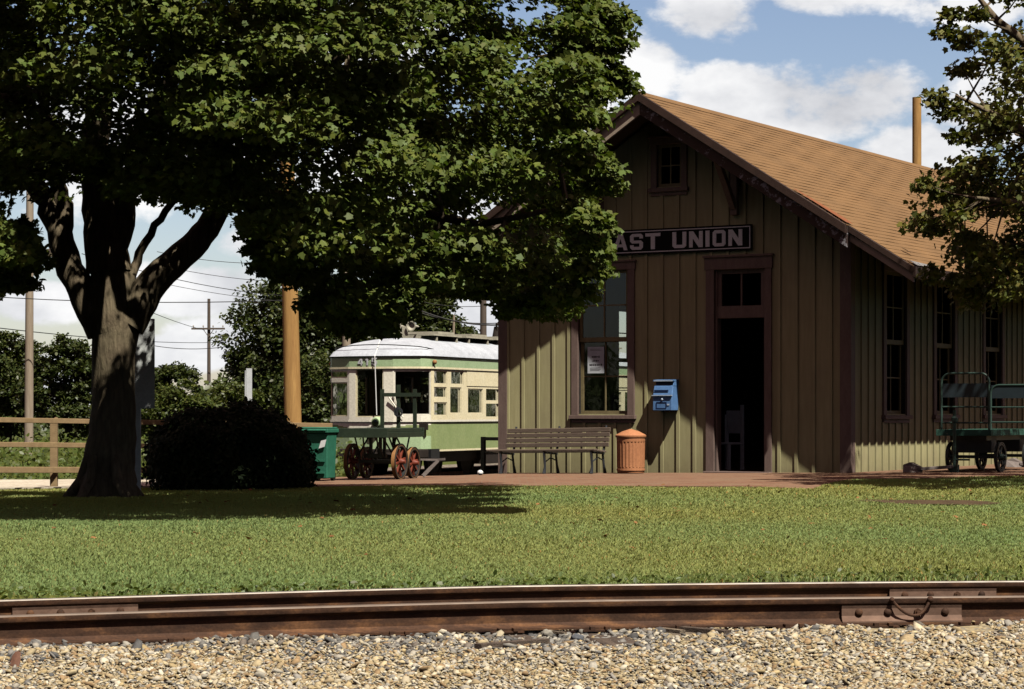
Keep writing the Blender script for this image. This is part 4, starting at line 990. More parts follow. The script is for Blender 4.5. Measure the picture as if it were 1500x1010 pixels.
# ================================================================ FOLIAGE
MAPLE_V = np.array([(0,0,0),(.44,.05,-.12),(.36,.27,-.05),(.56,.52,-.2),(.30,.62,-.06),(0,1.0,-.2),(-.30,.62,-.06),(-.56,.52,-.2),(-.36,.27,-.05),(-.44,.05,-.12)])
MAPLE_F = np.array([(0,1,2,3,4,5),(0,5,6,7,8,9)])
OVAL_V = np.array([(0,0,0),(.3,.35,-.04),(.22,.75,-.05),(0,1.0,-.12),(-.22,.75,-.05),(-.3,.35,-.04)])
OVAL_F = np.array([(0,1,2,3),(0,3,4,5)])
def unit(a): return a/np.maximum(1e-9, np.linalg.norm(a, axis=1, keepdims=True))
def leaves(name, Pn, Nn, size, mat, parent, tmpl=(MAPLE_V, MAPLE_F), tint=None, rng=RNG, down=None):
    n = len(Pn); V, Fc = tmpl; k = len(V)
    N = unit(Nn); R = rng.normal(size=(n,3)) if down is None else down+rng.normal(size=(n,3))*.5
    T = unit(np.cross(np.cross(N, R), N)); B = np.cross(T, N)
    s = size[:,None,None]
    W = Pn[:,None,:]+s*(V[None,:,0:1]*B[:,None,:]+V[None,:,1:2]*T[:,None,:]+V[None,:,2:3]*N[:,None,:])
    Fi = (np.arange(n)[:,None,None]*k+Fc[None]).reshape(-1, Fc.shape[1])
    if tint is None:
        g = rng.uniform(.7, 1.25, n); w = rng.uniform(-.12, .14, n); tint = np.stack([g*(1+w), g, g*(1-w), np.ones(n)], 1)
    return npmesh(name, W.reshape(-1,3), Fi, mat, parent, np.repeat(tint, k, axis=0))
def inpoly(poly, x, y):
    c = np.zeros(len(x), bool); j = len(poly)-1
    for i in range(len(poly)):
        xi, yi = poly[i]; xj, yj = poly[j]
        c ^= ((yi > y) != (yj > y)) & (x < (xj-xi)*(y-yi)/(yj-yi+1e-12)+xi); j = i
    return c
def clump_leaves(C, R, per, rng, centre, flat=.32, up=.75, outw=.5, rnd=.65):
    n = len(C); idx = np.repeat(np.arange(n), per)
    d = unit(rng.normal(size=(len(idx),3)))*(rng.random(len(idx))**.45)[:,None]*R[idx][:,None]
    d[:,2] *= flat
    o = unit(C[idx]-centre); hz = np.hypot(d[:,0], d[:,1])
    d[:,2] -= .22*hz**2/np.maximum(R[idx], .1)          # sprays droop at the rim
    p = C[idx]+d
    N = np.array([0,0,1.])*up+o*outw+rng.normal(size=p.shape)*rnd
    return p, N, d
def branches(b, centre_pts, C, n, rng, r=.03):
    A = np.array([tuple(p) for p in centre_pts]); sel = rng.choice(len(C), min(n, len(C)), replace=False)
    for i in sel:
        t = C[i]; dd = np.linalg.norm(A-t, axis=1)+np.maximum(0, A[:,2]-t[2])*1.5; a = A[np.argmin(dd)]
        if np.linalg.norm(a-t) > 1.5: continue
        m = a*.45+t*.55; m[2] -= .12*np.linalg.norm(a-t)*.3
        b.tube([a, m, t], [r, r*.6, r*.25], 5)
# ---------------- left maple
def px2(pts, Y): return [P(p[0], p[1], Y+(p[2] if len(p) > 2 else 0)) for p in pts]
def maple_left():
    rng = np.random.default_rng(21)
    base = Vector((-4.82, 26.6, 0)); T = thing('maple_tree', 'large dark green maple tree with a forked trunk at the left of the lawn', 'tree', (0,0,0))
    b = MB(); Y = 26.8; pts = []
    limbs = [([(156,742),(157,722),(159,690),(163,640),(166,580),(167,520),(168,470),(166,430),(162,385)], [.56,.49,.42,.375,.335,.34,.37,.35,.3]),
      ([(146,490),(125,440),(104,395),(86,335),(70,295),(42,262),(5,215),(-60,140)], [.16,.17,.165,.15,.135,.115,.09,.06]),
      ([(90,345),(94,300),(84,270),(60,225)], [.15,.13,.11,.07]),
      ([(160,400),(152,340),(148,290),(138,220),(150,120),(165,0),(150,-150),(140,-330)], [.31,.27,.25,.2,.16,.13,.09,.05]),
      ([(165,380),(180,330),(186,280),(215,200,-1),(260,100,-1.6),(320,0,-2)], [.22,.2,.17,.13,.1,.06]),
      ([(186,475),(208,440),(240,400),(280,362),(303,335),(330,285),(400,215,.4),(520,150,1),(690,90,1.2)], [.22,.2,.18,.165,.15,.13,.1,.075,.04]),
      ([(184,450),(192,405),(203,372),(228,330),(250,300),(290,240,-.6),(360,190,-1.5)], [.1,.08,.07,.06,.055,.04,.03]),
      ([(330,285),(420,290,-1),(560,300,-2.5),(700,330,-3.5),(830,300,-4)], [.1,.085,.065,.05,.025]),
      ([(150,250),(260,160,-3),(420,120,-5),(560,60,-6)], [.15,.11,.07,.03]),
      ([(140,250),(60,170,-3),(-60,120,-5)], [.13,.09,.05]),
      ([(280,200),(480,180,2),(650,160,4)], [.1,.07,.04])]
    rim = []
    scl = [.76,1.0,.85,.88,.75,1.0,.75,.8,.8,.8,.8]
    for (L_, r), kk in zip(limbs, scl):
        q = px2(L_, Y)
        fine, fr_ = [], []
        for i in range(len(q)-1):
            for t in (0, .33, .66): fine.append(q[i].lerp(q[i+1], t)+Vector(rng.normal(size=3)*.012)); fr_.append(r[i]*(1-t)+r[i+1]*t)
        fine.append(q[-1]); fr_.append(r[-1]); b.tube(fine, [q_*kk for q_ in fr_], 14); rim += fine[4:]
    for a in range(5):   # root flare
        an = a*2*PI/5+.5; b.tube([base+Vector((.2*math.cos(an), .2*math.sin(an), .5)), base+Vector((.27*math.cos(an), .27*math.sin(an), .2)), base+Vector((.5*math.cos(an), .5*math.sin(an), -.06))], [.04,.07,.05], 10)
    # crown: clumps inside the real volume that also keep clear of the open places
    poly = [(-700,520),(-120,455),(0,432),(25,452),(55,420),(75,392),(62,340),(35,300),(25,265),(80,255),(130,265),(200,285),(215,330),(250,330),(262,290),(330,315),(355,360),(365,395),(430,412),(468,430),(480,470),(520,488),(560,478),(600,440),(690,432),(735,450),(790,470),(838,470),(870,430),(880,405),(905,395),(912,360),(880,300),(905,262),(880,212),(868,190),(880,165),(935,128),(915,75),(905,30),(890,-40),(870,-200),(700,-480),(400,-660),(0,-700),(-400,-600),(-700,-300)]
    cen = np.array([-4.2, 25.2, 5.4]); rad = np.array([7.6, 6.6, 5.4]); out = []; 
    while sum(map(len, out)) < 900:
        n = 6000; u = unit(rng.normal(size=(n,3)))*(rng.random(n)**.30)[:,None]; c = cen+u*rad
        rr_ = np.linalg.norm((c-cen)/rad, axis=1); c = c[(c[:,2] > 1.9)]
        x = HX+c[:,0]/c[:,1]*F; y = HY-(c[:,2]-EYE)/c[:,1]*F; m = F/c[:,1]
        ok = inpoly(poly, x, y+.28*m) & inpoly(poly, x-.5*m, y) & inpoly(poly, x+.52*m, y) & inpoly(poly, x, y-.1*m)
        sx_, sy_ = c[:,0]-.331*c[:,2], c[:,1]+.536*c[:,2]; ok &= ~((sx_ < -5.6) & (sy_ > 30.2)) & ~((sx_ > -4.9) & (sy_ > 32.0)); tz = np.clip((26.4-c[:,1])/.536, 0, 9); tt_ = np.array([-4.75,26.3,0]); dd_ = np.hypot(c[:,0]-.331*(c[:,2]-3.1)+4.75, c[:,1]+.536*(c[:,2]-3.1)-26.3); ds_ = np.hypot(c[:,0]-.331*(c[:,2]-1.7)+4.75, c[:,1]+.536*(c[:,2]-1.7)-28.6); ok &= ~((dd_ < 1.0) & (c[:,2] > 3.1) & (rng.random(len(c)) < .95)) & ~((ds_ < .7) & (rng.random(len(c)) < .9))   # the drive and fence stand clear of its shade
        out.append(c[ok])
    C = np.concatenate(out)[:780]
    sm_ = []
    while sum(map(len, sm_)) < 330:
        n = 6000; u = unit(rng.normal(size=(n,3)))*(rng.random(n)**.22)[:,None]; c = cen+u*rad*1.02; c = c[c[:,2] > 1.9]
        x = HX+c[:,0]/c[:,1]*F; y = HY-(c[:,2]-EYE)/c[:,1]*F; m = F/c[:,1]
        ok = inpoly(poly, x, y+.1*m) & inpoly(poly, x-.28*m, y) & inpoly(poly, x+.28*m, y) & inpoly(poly, x, y-.1*m)
        ok &= ~(inpoly(poly, x, y+.5*m) & inpoly(poly, x-.6*m, y) & inpoly(poly, x+.6*m, y)) | (rng.random(len(c)) < .12)
        sx_, sy_ = c[:,0]-.331*c[:,2], c[:,1]+.536*c[:,2]; ok &= ~((sx_ < -5.6) & (sy_ > 30.2)) & ~((sx_ > -4.9) & (sy_ > 32.0)); dd_ = np.hypot(c[:,0]-.331*(c[:,2]-3.1)+4.75, c[:,1]+.536*(c[:,2]-3.1)-26.3); ok &= ~((dd_ < .8) & (c[:,2] > 3.1)); sm_.append(c[ok])
    sm_ = np.concatenate(sm_)[:330]
    # edge clumps keep the outline full where the crown hangs in front of the depot
    ed = [(872,330,21.5),(866,362,21.3),(862,392,21),(842,425,21.2),(864,350,20.8),(900,105,22),(905,125,22.2),(895,60,22),(870,240,21.4),(885,270,21.6),(840,300,20.8),(810,430,21.6),(770,445,21.8),(865,130,21.5),(860,170,21),(700,420,22.5),(640,405,23),(540,440,22),(500,450,22.3),(520,462,21.8),(575,450,22.5),(410,385,22.5),(385,360,23),(440,400,23),(20,410,24),(40,380,24),(12,350,25),(900,20,22),(30,330,24),(850,205,20.5),(60,215,23),(110,235,22.5),(160,250,22),(210,250,22),(260,255,22.5),(310,265,22.5),(40,240,24),(90,250,24),(135,220,21.5),(185,225,21.5),(235,230,21.5),(20,215,23),(330,250,22),(300,235,21.5),(488,462,22.5),(510,474,22.3),(540,474,22.1),(560,456,22),(530,452,22.8),(588,430,22.5),(470,440,22.8),(550,455,21.6),(890,40,22.5),(880,80,22),(860,60,22),(840,90,21.5),(850,20,22),(880,10,23),(868,318,20.5)]
    E = np.array([tuple(P(*q)) for q in ed]); C = np.concatenate([C, sm_, E]); R = rng.uniform(.42, .78, len(C)); R[-len(ed):] = rng.uniform(.22, .34, len(ed)); R[780:780+len(sm_)] = rng.uniform(.26, .4, len(sm_))
    branches(b, rim, C, 330, rng, .028)
    b.build('trunk', M['bark'], T, 60)
    p, N, d = clump_leaves(C, R, 335, rng, cen-np.array([0,0,2.5]), flat=.36, up=.85, outw=.6, rnd=.6)
    keep = rng.random(len(p)) < .96; p, N = p[keep], N[keep]
    n = len(p); g = rng.uniform(.72, 1.25, n); w = rng.uniform(-.1, .22, n); tint = np.stack([g*(1+w), g, g*(1-w*.8), np.ones(n)], 1)
    leaves('crown', p, N, rng.uniform(.048, .086, n), M['maple'], T, tint=tint, rng=rng)
    return T
maple_left()
def maple_right():
    rng = np.random.default_rng(5)
    T = thing('maple_tree', 'sunlit maple tree reaching in over the depot roof from the right photo edge', 'tree', (0,0,0)); b = MB(); Y0 = 29.5
    base = P(1640, 715, Y0); limbs = [([(1640,715),(1640,600),(1632,480),(1628,380),(1625,200),(1620,0),(1610,-200)], [.3,.24,.22,.2,.16,.11,.05]),
       ([(1630,420),(1570,350,-.8),(1500,300,-1.5),(1430,290,-2)], [.13,.09,.06,.02]), ([(1628,330),(1560,240,-.8),(1480,180,-1.2),(1400,140,-1.6)], [.12,.08,.05,.015]),
       ([(1625,200),(1550,100,0),(1460,30,0),(1420,-20,0)], [.11,.08,.05,.02]), ([(1630,420),(1560,400,.8),(1480,400,1.2),(1400,395,1)], [.1,.07,.05,.015]), ([(1628,300),(1700,200,1),(1800,120,2)], [.12,.08,.03]), ([(1625,250),(1640,150,-2),(1660,60,-3.5)], [.12,.07,.03])]
    rim = []
    for L_, r in limbs:
        q = px2(L_, Y0); b.tube(q, r, 10)
        for i in range(len(q)-1): rim += [q[i].lerp(q[i+1], t) for t in (0, .4, .8)]
    rim = rim[6:]
    poly = [(1402,-40),(1372,30),(1405,60),(1400,95),(1345,128),(1350,160),(1388,185),(1392,225),(1352,255),(1350,285),(1322,322),(1345,345),(1385,345),(1400,370),(1335,395),(1340,415),(1400,432),(1450,425),(1480,470),(1560,490),(1700,500),(1900,430),(2000,100),(1900,-300),(1650,-420),(1480,-250)]
    cen = np.array([8.0, 29.4, 4.9]); rad = np.array([3.6, 3.6, 4.4]); out = []
    while sum(map(len, out)) < 210:
        n = 4000; u = unit(rng.normal(size=(n,3)))*(rng.random(n)**.36)[:,None]; c = cen+u*rad; c = c[c[:,2] > 2.0]
        x = HX+c[:,0]/c[:,1]*F; y = HY-(c[:,2]-EYE)/c[:,1]*F; m = F/c[:,1]
        ok = inpoly(poly, x, y) & inpoly(poly, x-.2*m, y) & inpoly(poly, x+.2*m, y) & inpoly(poly, x, y+.12*m); out.append(c[ok])
    C = np.concatenate(out)[:210]
    ed = [(1392,20,29),(1385,45,29),(1370,140,28.5),(1390,160,28.5),(1405,200,28.6),(1410,100,29),(1355,270,28.3),(1345,325,28.2),(1370,335,28.2),(1385,280,28.4),(1400,310,28.2),(1365,400,28.8),(1400,410,29),(1430,400,28.6),(1410,60,29),(1430,20,28.5),(1440,240,28),(1420,350,28.2),(1360,320,28.6)]
    E = np.array([tuple(P(*q)) for q in ed]); C = np.concatenate([C, E]); R = rng.uniform(.28, .52, len(C)); R[-len(ed):] = rng.uniform(.16, .26, len(ed)); X2 = np.array([tuple(P(px_, py_, yy)) for px_, py_, yy in zip(rng.uniform(1400, 1540, 34), rng.uniform(150, 440, 34), rng.uniform(27.5, 31, 34))]); C = np.concatenate([C, X2]); R = np.concatenate([R, rng.uniform(.25, .42, 34)]); shade_clumps = np.stack([rng.uniform(8.7, 10.6, 18), rng.uniform(31.8, 34.2, 18), rng.uniform(4.2, 6.8, 18)], 1); C = np.concatenate([C, shade_clumps]); R = np.concatenate([R, rng.uniform(.35, .55, 18)])  # last set: rear clumps out of view, added to shade the luggage wagons
    branches(b, rim, C, 180, rng, .018); b.build('trunk', M['bark'], T, 60)
    per = 125; p, N, d = clump_leaves(C, R, per, rng, cen-np.array([0,0,2]), flat=.5, rnd=.75)
    n = len(p); g = rng.uniform(.7, 1.25, n); w = rng.uniform(-.1, .3, n); tint = np.stack([g*(1+w), g, g*(1-w*.8), np.ones(n)], 1)
    leaves('crown', p, N, rng.uniform(.055, .095, n), M['maple2'], T, tint=tint, rng=rng)
maple_right()
# ---------------- round dark shrub
def shrub():
    rng = np.random.default_rng(3); c = G(338, 712); c.z = gz(c.x, c.y)
    T = thing('round_shrub', 'large rounded dark evergreen shrub in the shade of the maple', 'shrub', c)
    n = 26000; u = unit(rng.normal(size=(n,3))); u[:,2] = np.abs(u[:,2]); rad = .72+.28*rng.random(n)**.5
    lump = 1+.05*rng.random(n)**3+.045*np.sin(u[:,0]*9+u[:,2]*7)+.04*np.sin(u[:,1]*11+u[:,2]*5+1)+.03*np.sin(u[:,0]*17)
    u = np.sign(u)*np.abs(u)**np.array([.78,.78,.62]); p = u*rad[:,None]*lump[:,None]*np.array([1.13,1.04,1.12]); p[:,2] = np.maximum(p[:,2], .0)
    sq = np.abs(u[:,2])<.45; p[sq,:2] *= 1.02
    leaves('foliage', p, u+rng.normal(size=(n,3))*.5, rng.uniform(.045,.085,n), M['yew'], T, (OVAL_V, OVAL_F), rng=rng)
    n2 = 9000; u2 = unit(rng.normal(size=(n2,3))); u2[:,2] = np.abs(u2[:,2]); p2 = u2*(.25+.6*rng.random(n2)**.6)[:,None]*np.array([1.13,1.04,1.0]); p2[:4000,2] *= .35
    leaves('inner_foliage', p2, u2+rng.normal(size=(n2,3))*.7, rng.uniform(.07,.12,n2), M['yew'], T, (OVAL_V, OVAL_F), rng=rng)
    b = MB()
    for k in range(9):
        a = rng.uniform(0, 2*PI); b.tube([(.1*math.cos(a),.1*math.sin(a),-.1),(.5*math.cos(a),.5*math.sin(a),.45),(.8*math.cos(a),.8*math.sin(a),.75)], [.03,.02,.01], 6)
    b.build('stems', M['bark2'], T)
shrub()
# ---------------- background trees and bushes: (label, name, px centre, py base, py top, half width px, Y, n clumps, mat)
def bgtree(name, label, cat, x0, y0, yt, hw, Y, ncl, mat, seed, grp, per=46, size=(.1,.2), low=.12, rows=1.0):
    rng = np.random.default_rng(seed); base = P(x0, y0, Y); base.z = gz(base.x, Y)-.05; top = EYE-(yt-HY)/F*Y; w = hw/F*Y; h = top-base.z
    T = thing(name, label, cat, base, 0, grp); n = ncl
    u = unit(rng.normal(size=(n,3)))*(rng.random(n)**.33)[:,None]
    C = u*np.array([w, w*.8, h*(1-low)/2])*rng.uniform(.8, 1.06, n)[:,None]; C[:,2] += h*(low+(1-low)/2)
    wob = 1+.28*np.sin(C[:,2]*1.9+seed)*np.cos(C[:,0]*1.3+seed*.7); C[:,0] *= wob; C[:,2] = np.clip(C[:,2], .15, h*1.02)
    R = rng.uniform(.10, .2, n)*min(w*1.5, h)
    p, N, d = clump_leaves(C, R, int(per*2.1), rng, np.array([0,0,h*.35]), flat=.6, rnd=.8)
    p[:,2] = np.maximum(p[:,2], .03); m = len(p); g = rng.uniform(.6, 1.3, m); q = rng.uniform(-.1, .2, m)
    leaves('crown', p, N, rng.uniform(size[0]*.62, size[1]*.62, m), mat, T, (OVAL_V, OVAL_F), np.stack([g*(1+q), g, g*(1-q), np.ones(m)], 1), rng)
    b = MB(); lim = [Vector((0,0,-.1)), Vector((.05*w,0,h*.3)), Vector((-.05*w,0,h*.6)), Vector((0,0,h*.9))]
    b.tube(lim, [h*.035,h*.028,h*.018,h*.006], 8); branches(b, [lim[0].lerp(lim[1],.6), lim[1], lim[1].lerp(lim[2],.5), lim[2], lim[2].lerp(lim[3], .5)], C, 26, rng, h*.008); b.build('trunk', M['bark2'], T, 60)
    return T
G1, G2 = 'trees behind the fence', 'bushes along the far side of the gravel drive'
bgtree('tree', 'broad dark green tree directly behind the tan utility pole', 'tree', 440, 660, 408, 112, 88, 330, M['far1'], 2, G1, 60, (.2,.36))
bgtree('tree', 'dark tree behind the streetcar roof near the depot eave', 'tree', 632, 655, 418, 72, 96, 200, M['far1'], 3, G1, 56, (.2,.36))
bgtree('tree', 'small dark tree filling the gap left of the streetcar front', 'tree', 545, 655, 440, 75, 105, 170, M['far1'], 14, G1, 56, (.22,.38))
bgtree('bush', 'tall loose bush at the far left edge behind the fence', 'bush', 10, 690, 474, 58, 74, 150, M['far1'], 4, G2, 50, (.14,.28))
bgtree('bush', 'loose leafy bush just left of the maple trunk', 'bush', 98, 690, 482, 62, 72, 150, M['far1'], 6, G2, 50, (.14,.28))
bgtree('bush', 'mid green bush low to the right of the grey sign back', 'bush', 262, 690, 560, 62, 70, 130, M['far2'], 7, G2, 50, (.13,.24))
bgtree('bush', 'dark bush between the grey sign back and the distant crossarm pole', 'bush', 250, 690, 525, 52, 92, 110, M['far1'], 8, G2, 50, (.18,.3))
bgtree('bush', 'low sunny bush in front of the large dark tree', 'bush', 340, 690, 555, 52, 76, 120, M['far2'], 9, G2, 50, (.13,.24))
bgtree('bush', 'dark bush right beside the tan utility pole', 'bush', 470, 690, 520, 60, 78, 130, M['far1'], 10, G2, 50, (.15,.26))
bgtree('bush', 'bush at the left frame edge beyond the leftmost one', 'bush', -120, 690, 470, 90, 76, 120, M['far1'], 12, G2, 44, (.16,.3))
# far hedge line that closes the view to the horizon
rng = np.random.default_rng(44); n = 60000; X = rng.uniform(-95, 95, n); hgt = 2.6+1.3*np.sin(X*.31)+.9*np.sin(X*.83+1); Z = -.5+hgt*rng.random(n)**.8; Yh = 128+rng.normal(size=n)*1.3
o = leaves('tree_belt', np.stack([X, Yh, Z], 1), np.stack([rng.normal(size=n)*.6, -.5+rng.normal(size=n)*.5, .6+rng.random(n)*.4], 1), rng.uniform(.25,.5,n), M['far1'], None, (OVAL_V, OVAL_F), rng=rng); tag(o, kind='stuff')
# unseen tree belts added to darken the window reflections and the low sky light
for nm, x0, y0, x1, y1, hh in (('tree_belt', -130, -75, 150, -70, 7.0), ('tree_belt', 62, -60, 78, 190, 12.0), ('tree_belt', -75, -60, -80, 125, 8.0)):
    n = 9000; tt = rng.random(n); X = x0+(x1-x0)*tt+rng.normal(size=n)*1.5; Yh = y0+(y1-y0)*tt+rng.normal(size=n)*1.5; sp = tt*math.hypot(x1-x0, y1-y0)
    hgt = hh*(.72+.2*np.sin(sp*.21)+.16*np.sin(sp*.57+1)+.12*np.sin(sp*1.3)); Z = -.5+hgt*rng.random(n)**.8
    o = leaves(nm, np.stack([X, Yh, Z], 1), rng.normal(size=(n,3))+np.array([0,0,.4]), rng.uniform(.8,1.5,n), M['far1'], None, (OVAL_V, OVAL_F), rng=rng); tag(o, kind='stuff')
# weeds on the bank behind the fence
n = 42000; X = rng.uniform(-17, -2.5, n); Yw = rng.uniform(38.6, 66, n); ok = X < -.062*Yw-.2; X, Yw = X[ok], Yw[ok]; n = len(X); Z = -.5+rng.random(n)**1.6*.75*(.5+.5*np.sin(X*1.3)*np.sin(Yw*.7)+.4)
o = leaves('weeds', np.stack([X, Yw, Z], 1), rng.normal(size=(n,3))*.6+np.array([0,-.3,.8]), rng.uniform(.05,.13,n), M['weed'], None, (OVAL_V, OVAL_F), rng=rng); tag(o, kind='stuff')
# ================================================================ GRASS BLADES
def grass():
    rng = np.random.default_rng(8); n = 690000
    r = rng.random(n); Yg = 13.2/(1-r*(1-13.2/33.0)); X = (rng.random(n)-.5)*2*(.245*Yg+3.2); kp_ = (np.abs(X) < .24*Yg+.5) | (rng.random(n) < .6); X, Yg, r = X[kp_], Yg[kp_], r[kp_]; n = len(X)
    fx = 11.96+.235*X-X*X/130+1.47+.012*X; ok = Yg > fx+.14
    # keep off the bricks, drive and bare soil
    pp_ = np.array(plat); ok &= ~inpoly([tuple(q) for q in pp_], X, Yg-.03)
    ok &= ~((X < -5) & (Yg > 31.25+rng.random(n)*.2)) & ~((X > -5) & (X < -2.5) & (Yg > 33))
    c = G(1372, 738); ok &= ~((((X-c.x)/.7)**2+((Yg-c.y)/.9)**2) < .35+.75*rng.random(n)) | (rng.random(n) < .22)
    X, Yg = X[ok], Yg[ok]; n = len(X); dist = Yg-(11.96+.235*X+1.47)
    edge = np.clip(1-(dist-.15)/.7, 0, 1)
    thin = (np.sin(X*2.1)+np.sin(X*5.3+1)+np.sin(X*.9+2) > .3) & (dist < .36) & (rng.random(n) < .8); X, Yg, dist, edge = X[~thin], Yg[~thin], dist[~thin], edge[~thin]; n = len(X)
    Zb = np.array([gz(a, b_) for a, b_ in zip(X, Yg)])+.012*np.sin(X*1.7+Yg)*np.sin(Yg*1.3-X*.6)
    h = rng.uniform(.018, .036, n)*(1+edge*.55*rng.random(n))*(.85+.25*np.sin(X*.8+Yg*.5)*np.sin(Yg*1.1)); a = rng.uniform(0, 2*PI, n); w = rng.uniform(.0035, .0065, n)*(Yg/15)**.8
    lean = rng.normal(size=(n,2))*.45*h[:,None]; lean[:,0] += .1*h
    V = np.zeros((n,5,3)); ca, sa = np.cos(a)*w, np.sin(a)*w
    V[:,0] = np.stack([X-ca, Yg-sa, Zb-.01], 1); V[:,1] = np.stack([X+ca, Yg+sa, Zb-.01], 1)
    V[:,2] = np.stack([X+ca*.8+lean[:,0]*.4, Yg+sa*.8+lean[:,1]*.4, Zb+h*.6], 1); V[:,3] = np.stack([X+lean[:,0], Yg+lean[:,1], Zb+h], 1); V[:,4] = np.stack([X-ca*.8+lean[:,0]*.4, Yg-sa*.8+lean[:,1]*.4, Zb+h*.6], 1)
    g = rng.uniform(.9, 1.1, n); pt = .5+.25*np.sin(X*.7+1.3*np.sin(Yg*.4))+.25*np.sin(Yg*.9+X*.35); dry = np.clip(pt*.55+rng.normal(size=n)*.1+(Yg-15)*.012, 0, 1)*(1-.5*edge)
    tint = np.stack([g*(.72+.42*dry), g*(.97+.0*dry), g*(1.0-.25*dry), np.ones(n)], 1)
    brown = rng.random(n) < .015+.1*(edge > .6); tint[brown] *= np.array([1.5,.85,.9,1])
    o = npmesh('grass', V.reshape(-1,3), np.arange(n)[:,None]*5+np.array([[0,1,2,3,4]]), M['grassb'], None, np.repeat(tint, 5, axis=0)); tag(o, kind='stuff')
    # broad-leaved weeds at the track edge
    m = 2600; X = rng.uniform(-3.9, 3.9, m); Yw = 11.96+.235*X-X*X/130+1.47+.012*X+.16+rng.random(m)**1.7*.55; Z = np.array([gz(a_, b_) for a_, b_ in zip(X, Yw)])+rng.random(m)*.05
    o = leaves('clover', np.stack([X, Yw, Z], 1), rng.normal(size=(m,3))*.5+np.array([0,-.2,.8]), rng.uniform(.02,.05,m), M['weed'], None, (OVAL_V, OVAL_F), rng=rng); tag(o, kind='stuff')
grass()
rng = np.random.default_rng(71); n = 130; X = rng.uniform(-6, 7, n); Yw = 15.5+rng.random(n)*14; Z = np.array([gz(a_, b_) for a_, b_ in zip(X, Yw)])+.034
g = rng.uniform(.5, 1.3, n); o = leaves('fallen_leaves', np.stack([X, Yw, Z], 1), rng.normal(size=(n,3))*.35+np.array([0,0,1.]), rng.uniform(.03,.07,n), M['deadleaf'], None, tint=np.stack([g*1.2, g, g*.9, np.ones(n)], 1), rng=rng); tag(o, kind='stuff')
# ================================================================ GRAVEL
def ico(sub):
    bm = bmesh.new(); bmesh.ops.create_icosphere(bm, subdivisions=sub, radius=1); v = np.array([tuple(x.co) for x in bm.verts]); f = np.array([[x.index for x in q.verts] for q in bm.faces]); bm.free(); return v, f
def stones(name, X, Y, Z, r, tint, sub, rng, flat=(.35,.68)):
    n = len(X); V, Fc = ico(sub); k = len(V)
    q = unit(rng.normal(size=(n,4))); w, x, y, z = q.T
    Rm = np.stack([1-2*(y*y+z*z),2*(x*y-z*w),2*(x*z+y*w),2*(x*y+z*w),1-2*(x*x+z*z),2*(y*z-x*w),2*(x*z-y*w),2*(y*z+x*w),1-2*(x*x+y*y)],1).reshape(n,3,3)
    dsp = 1+rng.normal(size=(n,k,1))*(.13 if sub < 2 else .09)
    S_ = np.stack([rng.uniform(.85,1.35,n), rng.uniform(.7,1,n), rng.uniform(*flat,n)], 1)
    W = V[None]*dsp*S_[:,None,:]; tilt = rng.normal(size=(n,3))*.35
    yaw = rng.uniform(0, 2*PI, n); c, s = np.cos(yaw), np.sin(yaw); W2_ = W.copy(); W2_[...,0] = W[...,0]*c[:,None]-W[...,1]*s[:,None]; W2_[...,1] = W[...,0]*s[:,None]+W[...,1]*c[:,None]
    W2_[...,2] += W2_[...,0]*tilt[:,0:1]+W2_[...,1]*tilt[:,1:2]
    W2_ = W2_*r[:,None,None]+np.stack([X, Y, Z], 1)[:,None,:]
    return npmesh(name, W2_.reshape(-1,3), (np.arange(n)[:,None,None]*k+Fc[None]).reshape(-1,3), M['stone'], None, np.repeat(tint, k, axis=0))
def gravz_np(X, Y):
    d = 11.96+.235*X-X*X/130-Y; t = np.clip((d-.7)/1.8, 0, 1); return -.175-.05*t*t*(3-2*t)+.012*np.sin(X*2.3+1)*np.sin(Y*3.1)+.008*np.sin(X*5.1+Y*4)
def tints(n, rng, dark):
    pal = np.array([(.56,.46,.28),(.50,.39,.21),(.62,.54,.38),(.44,.34,.2),(.66,.6,.47),(.38,.26,.14),(.5,.46,.38)]); gp = np.array([(.17,.165,.155),(.11,.11,.11),(.26,.25,.23),(.36,.34,.3),(.2,.17,.14),(.48,.45,.38)])
    a = pal[rng.integers(0, len(pal), n)]; b_ = gp[rng.integers(0, len(gp), n)]; m = rng.random(n) < dark; a[m] = b_[m]; a = a*rng.uniform(.72, 1.12, n)[:,None]*.92
    return np.concatenate([a, np.ones((n,1))], 1)
def gravel():
    rng = np.random.default_rng(17); n = 104000; Y = rng.uniform(8.6, 13.2, n); X = (rng.random(n)-.5)*2*(.238*Y+2.0)
    d = 11.96+.235*X-X*X/130-Y; ok = (d > .05) | ((d < -.05) & (d > -1.3)); ok &= ~((d < -.0) & (rng.random(n) < .7)); X, Y, d = X[ok], Y[ok], d[ok]; n = len(X)
    patch = np.sin(X*1.6+.5)+np.sin(X*3.7+Y*2.2)+np.sin(Y*4.1-X)
    band = .25+.16*np.sin(X*1.1+2)+.3*np.clip(np.cos((X+.15)*1.2), 0, 1); dark = np.where(d < 0, .6, np.clip(.72*np.exp(-(d/(band*1.15))**2)+.10+.25*(patch > .8), 0, .9))
    dark = np.where((X > 1.1) & (d > 0), np.minimum(dark, .22), dark)
    for Xs in (.92, 2.02, 2.5):
        e = (X-Xs)-.235*0+(d*-.22); k_ = ~((np.abs(X-Xs-.2*d*0) < .12) & (d > .07) & (d < .42)); X, Y, d, dark = X[k_], Y[k_], d[k_], dark[k_]
    n = len(X); tint = tints(n, rng, dark); isd = tint[:,0] < .3
    r = rng.gamma(4, .0022, n)*np.where(isd & (d < .8), 1.2, 1)*np.where(d < .35, 1.15, 1); r = np.clip(r, .006, .042)
    Z = gravz_np(X, Y)+r*.25+rng.random(n)*.006
    tag(stones('gravel', X, Y, Z, r, tint, 1, rng), kind='stuff')
gravel()
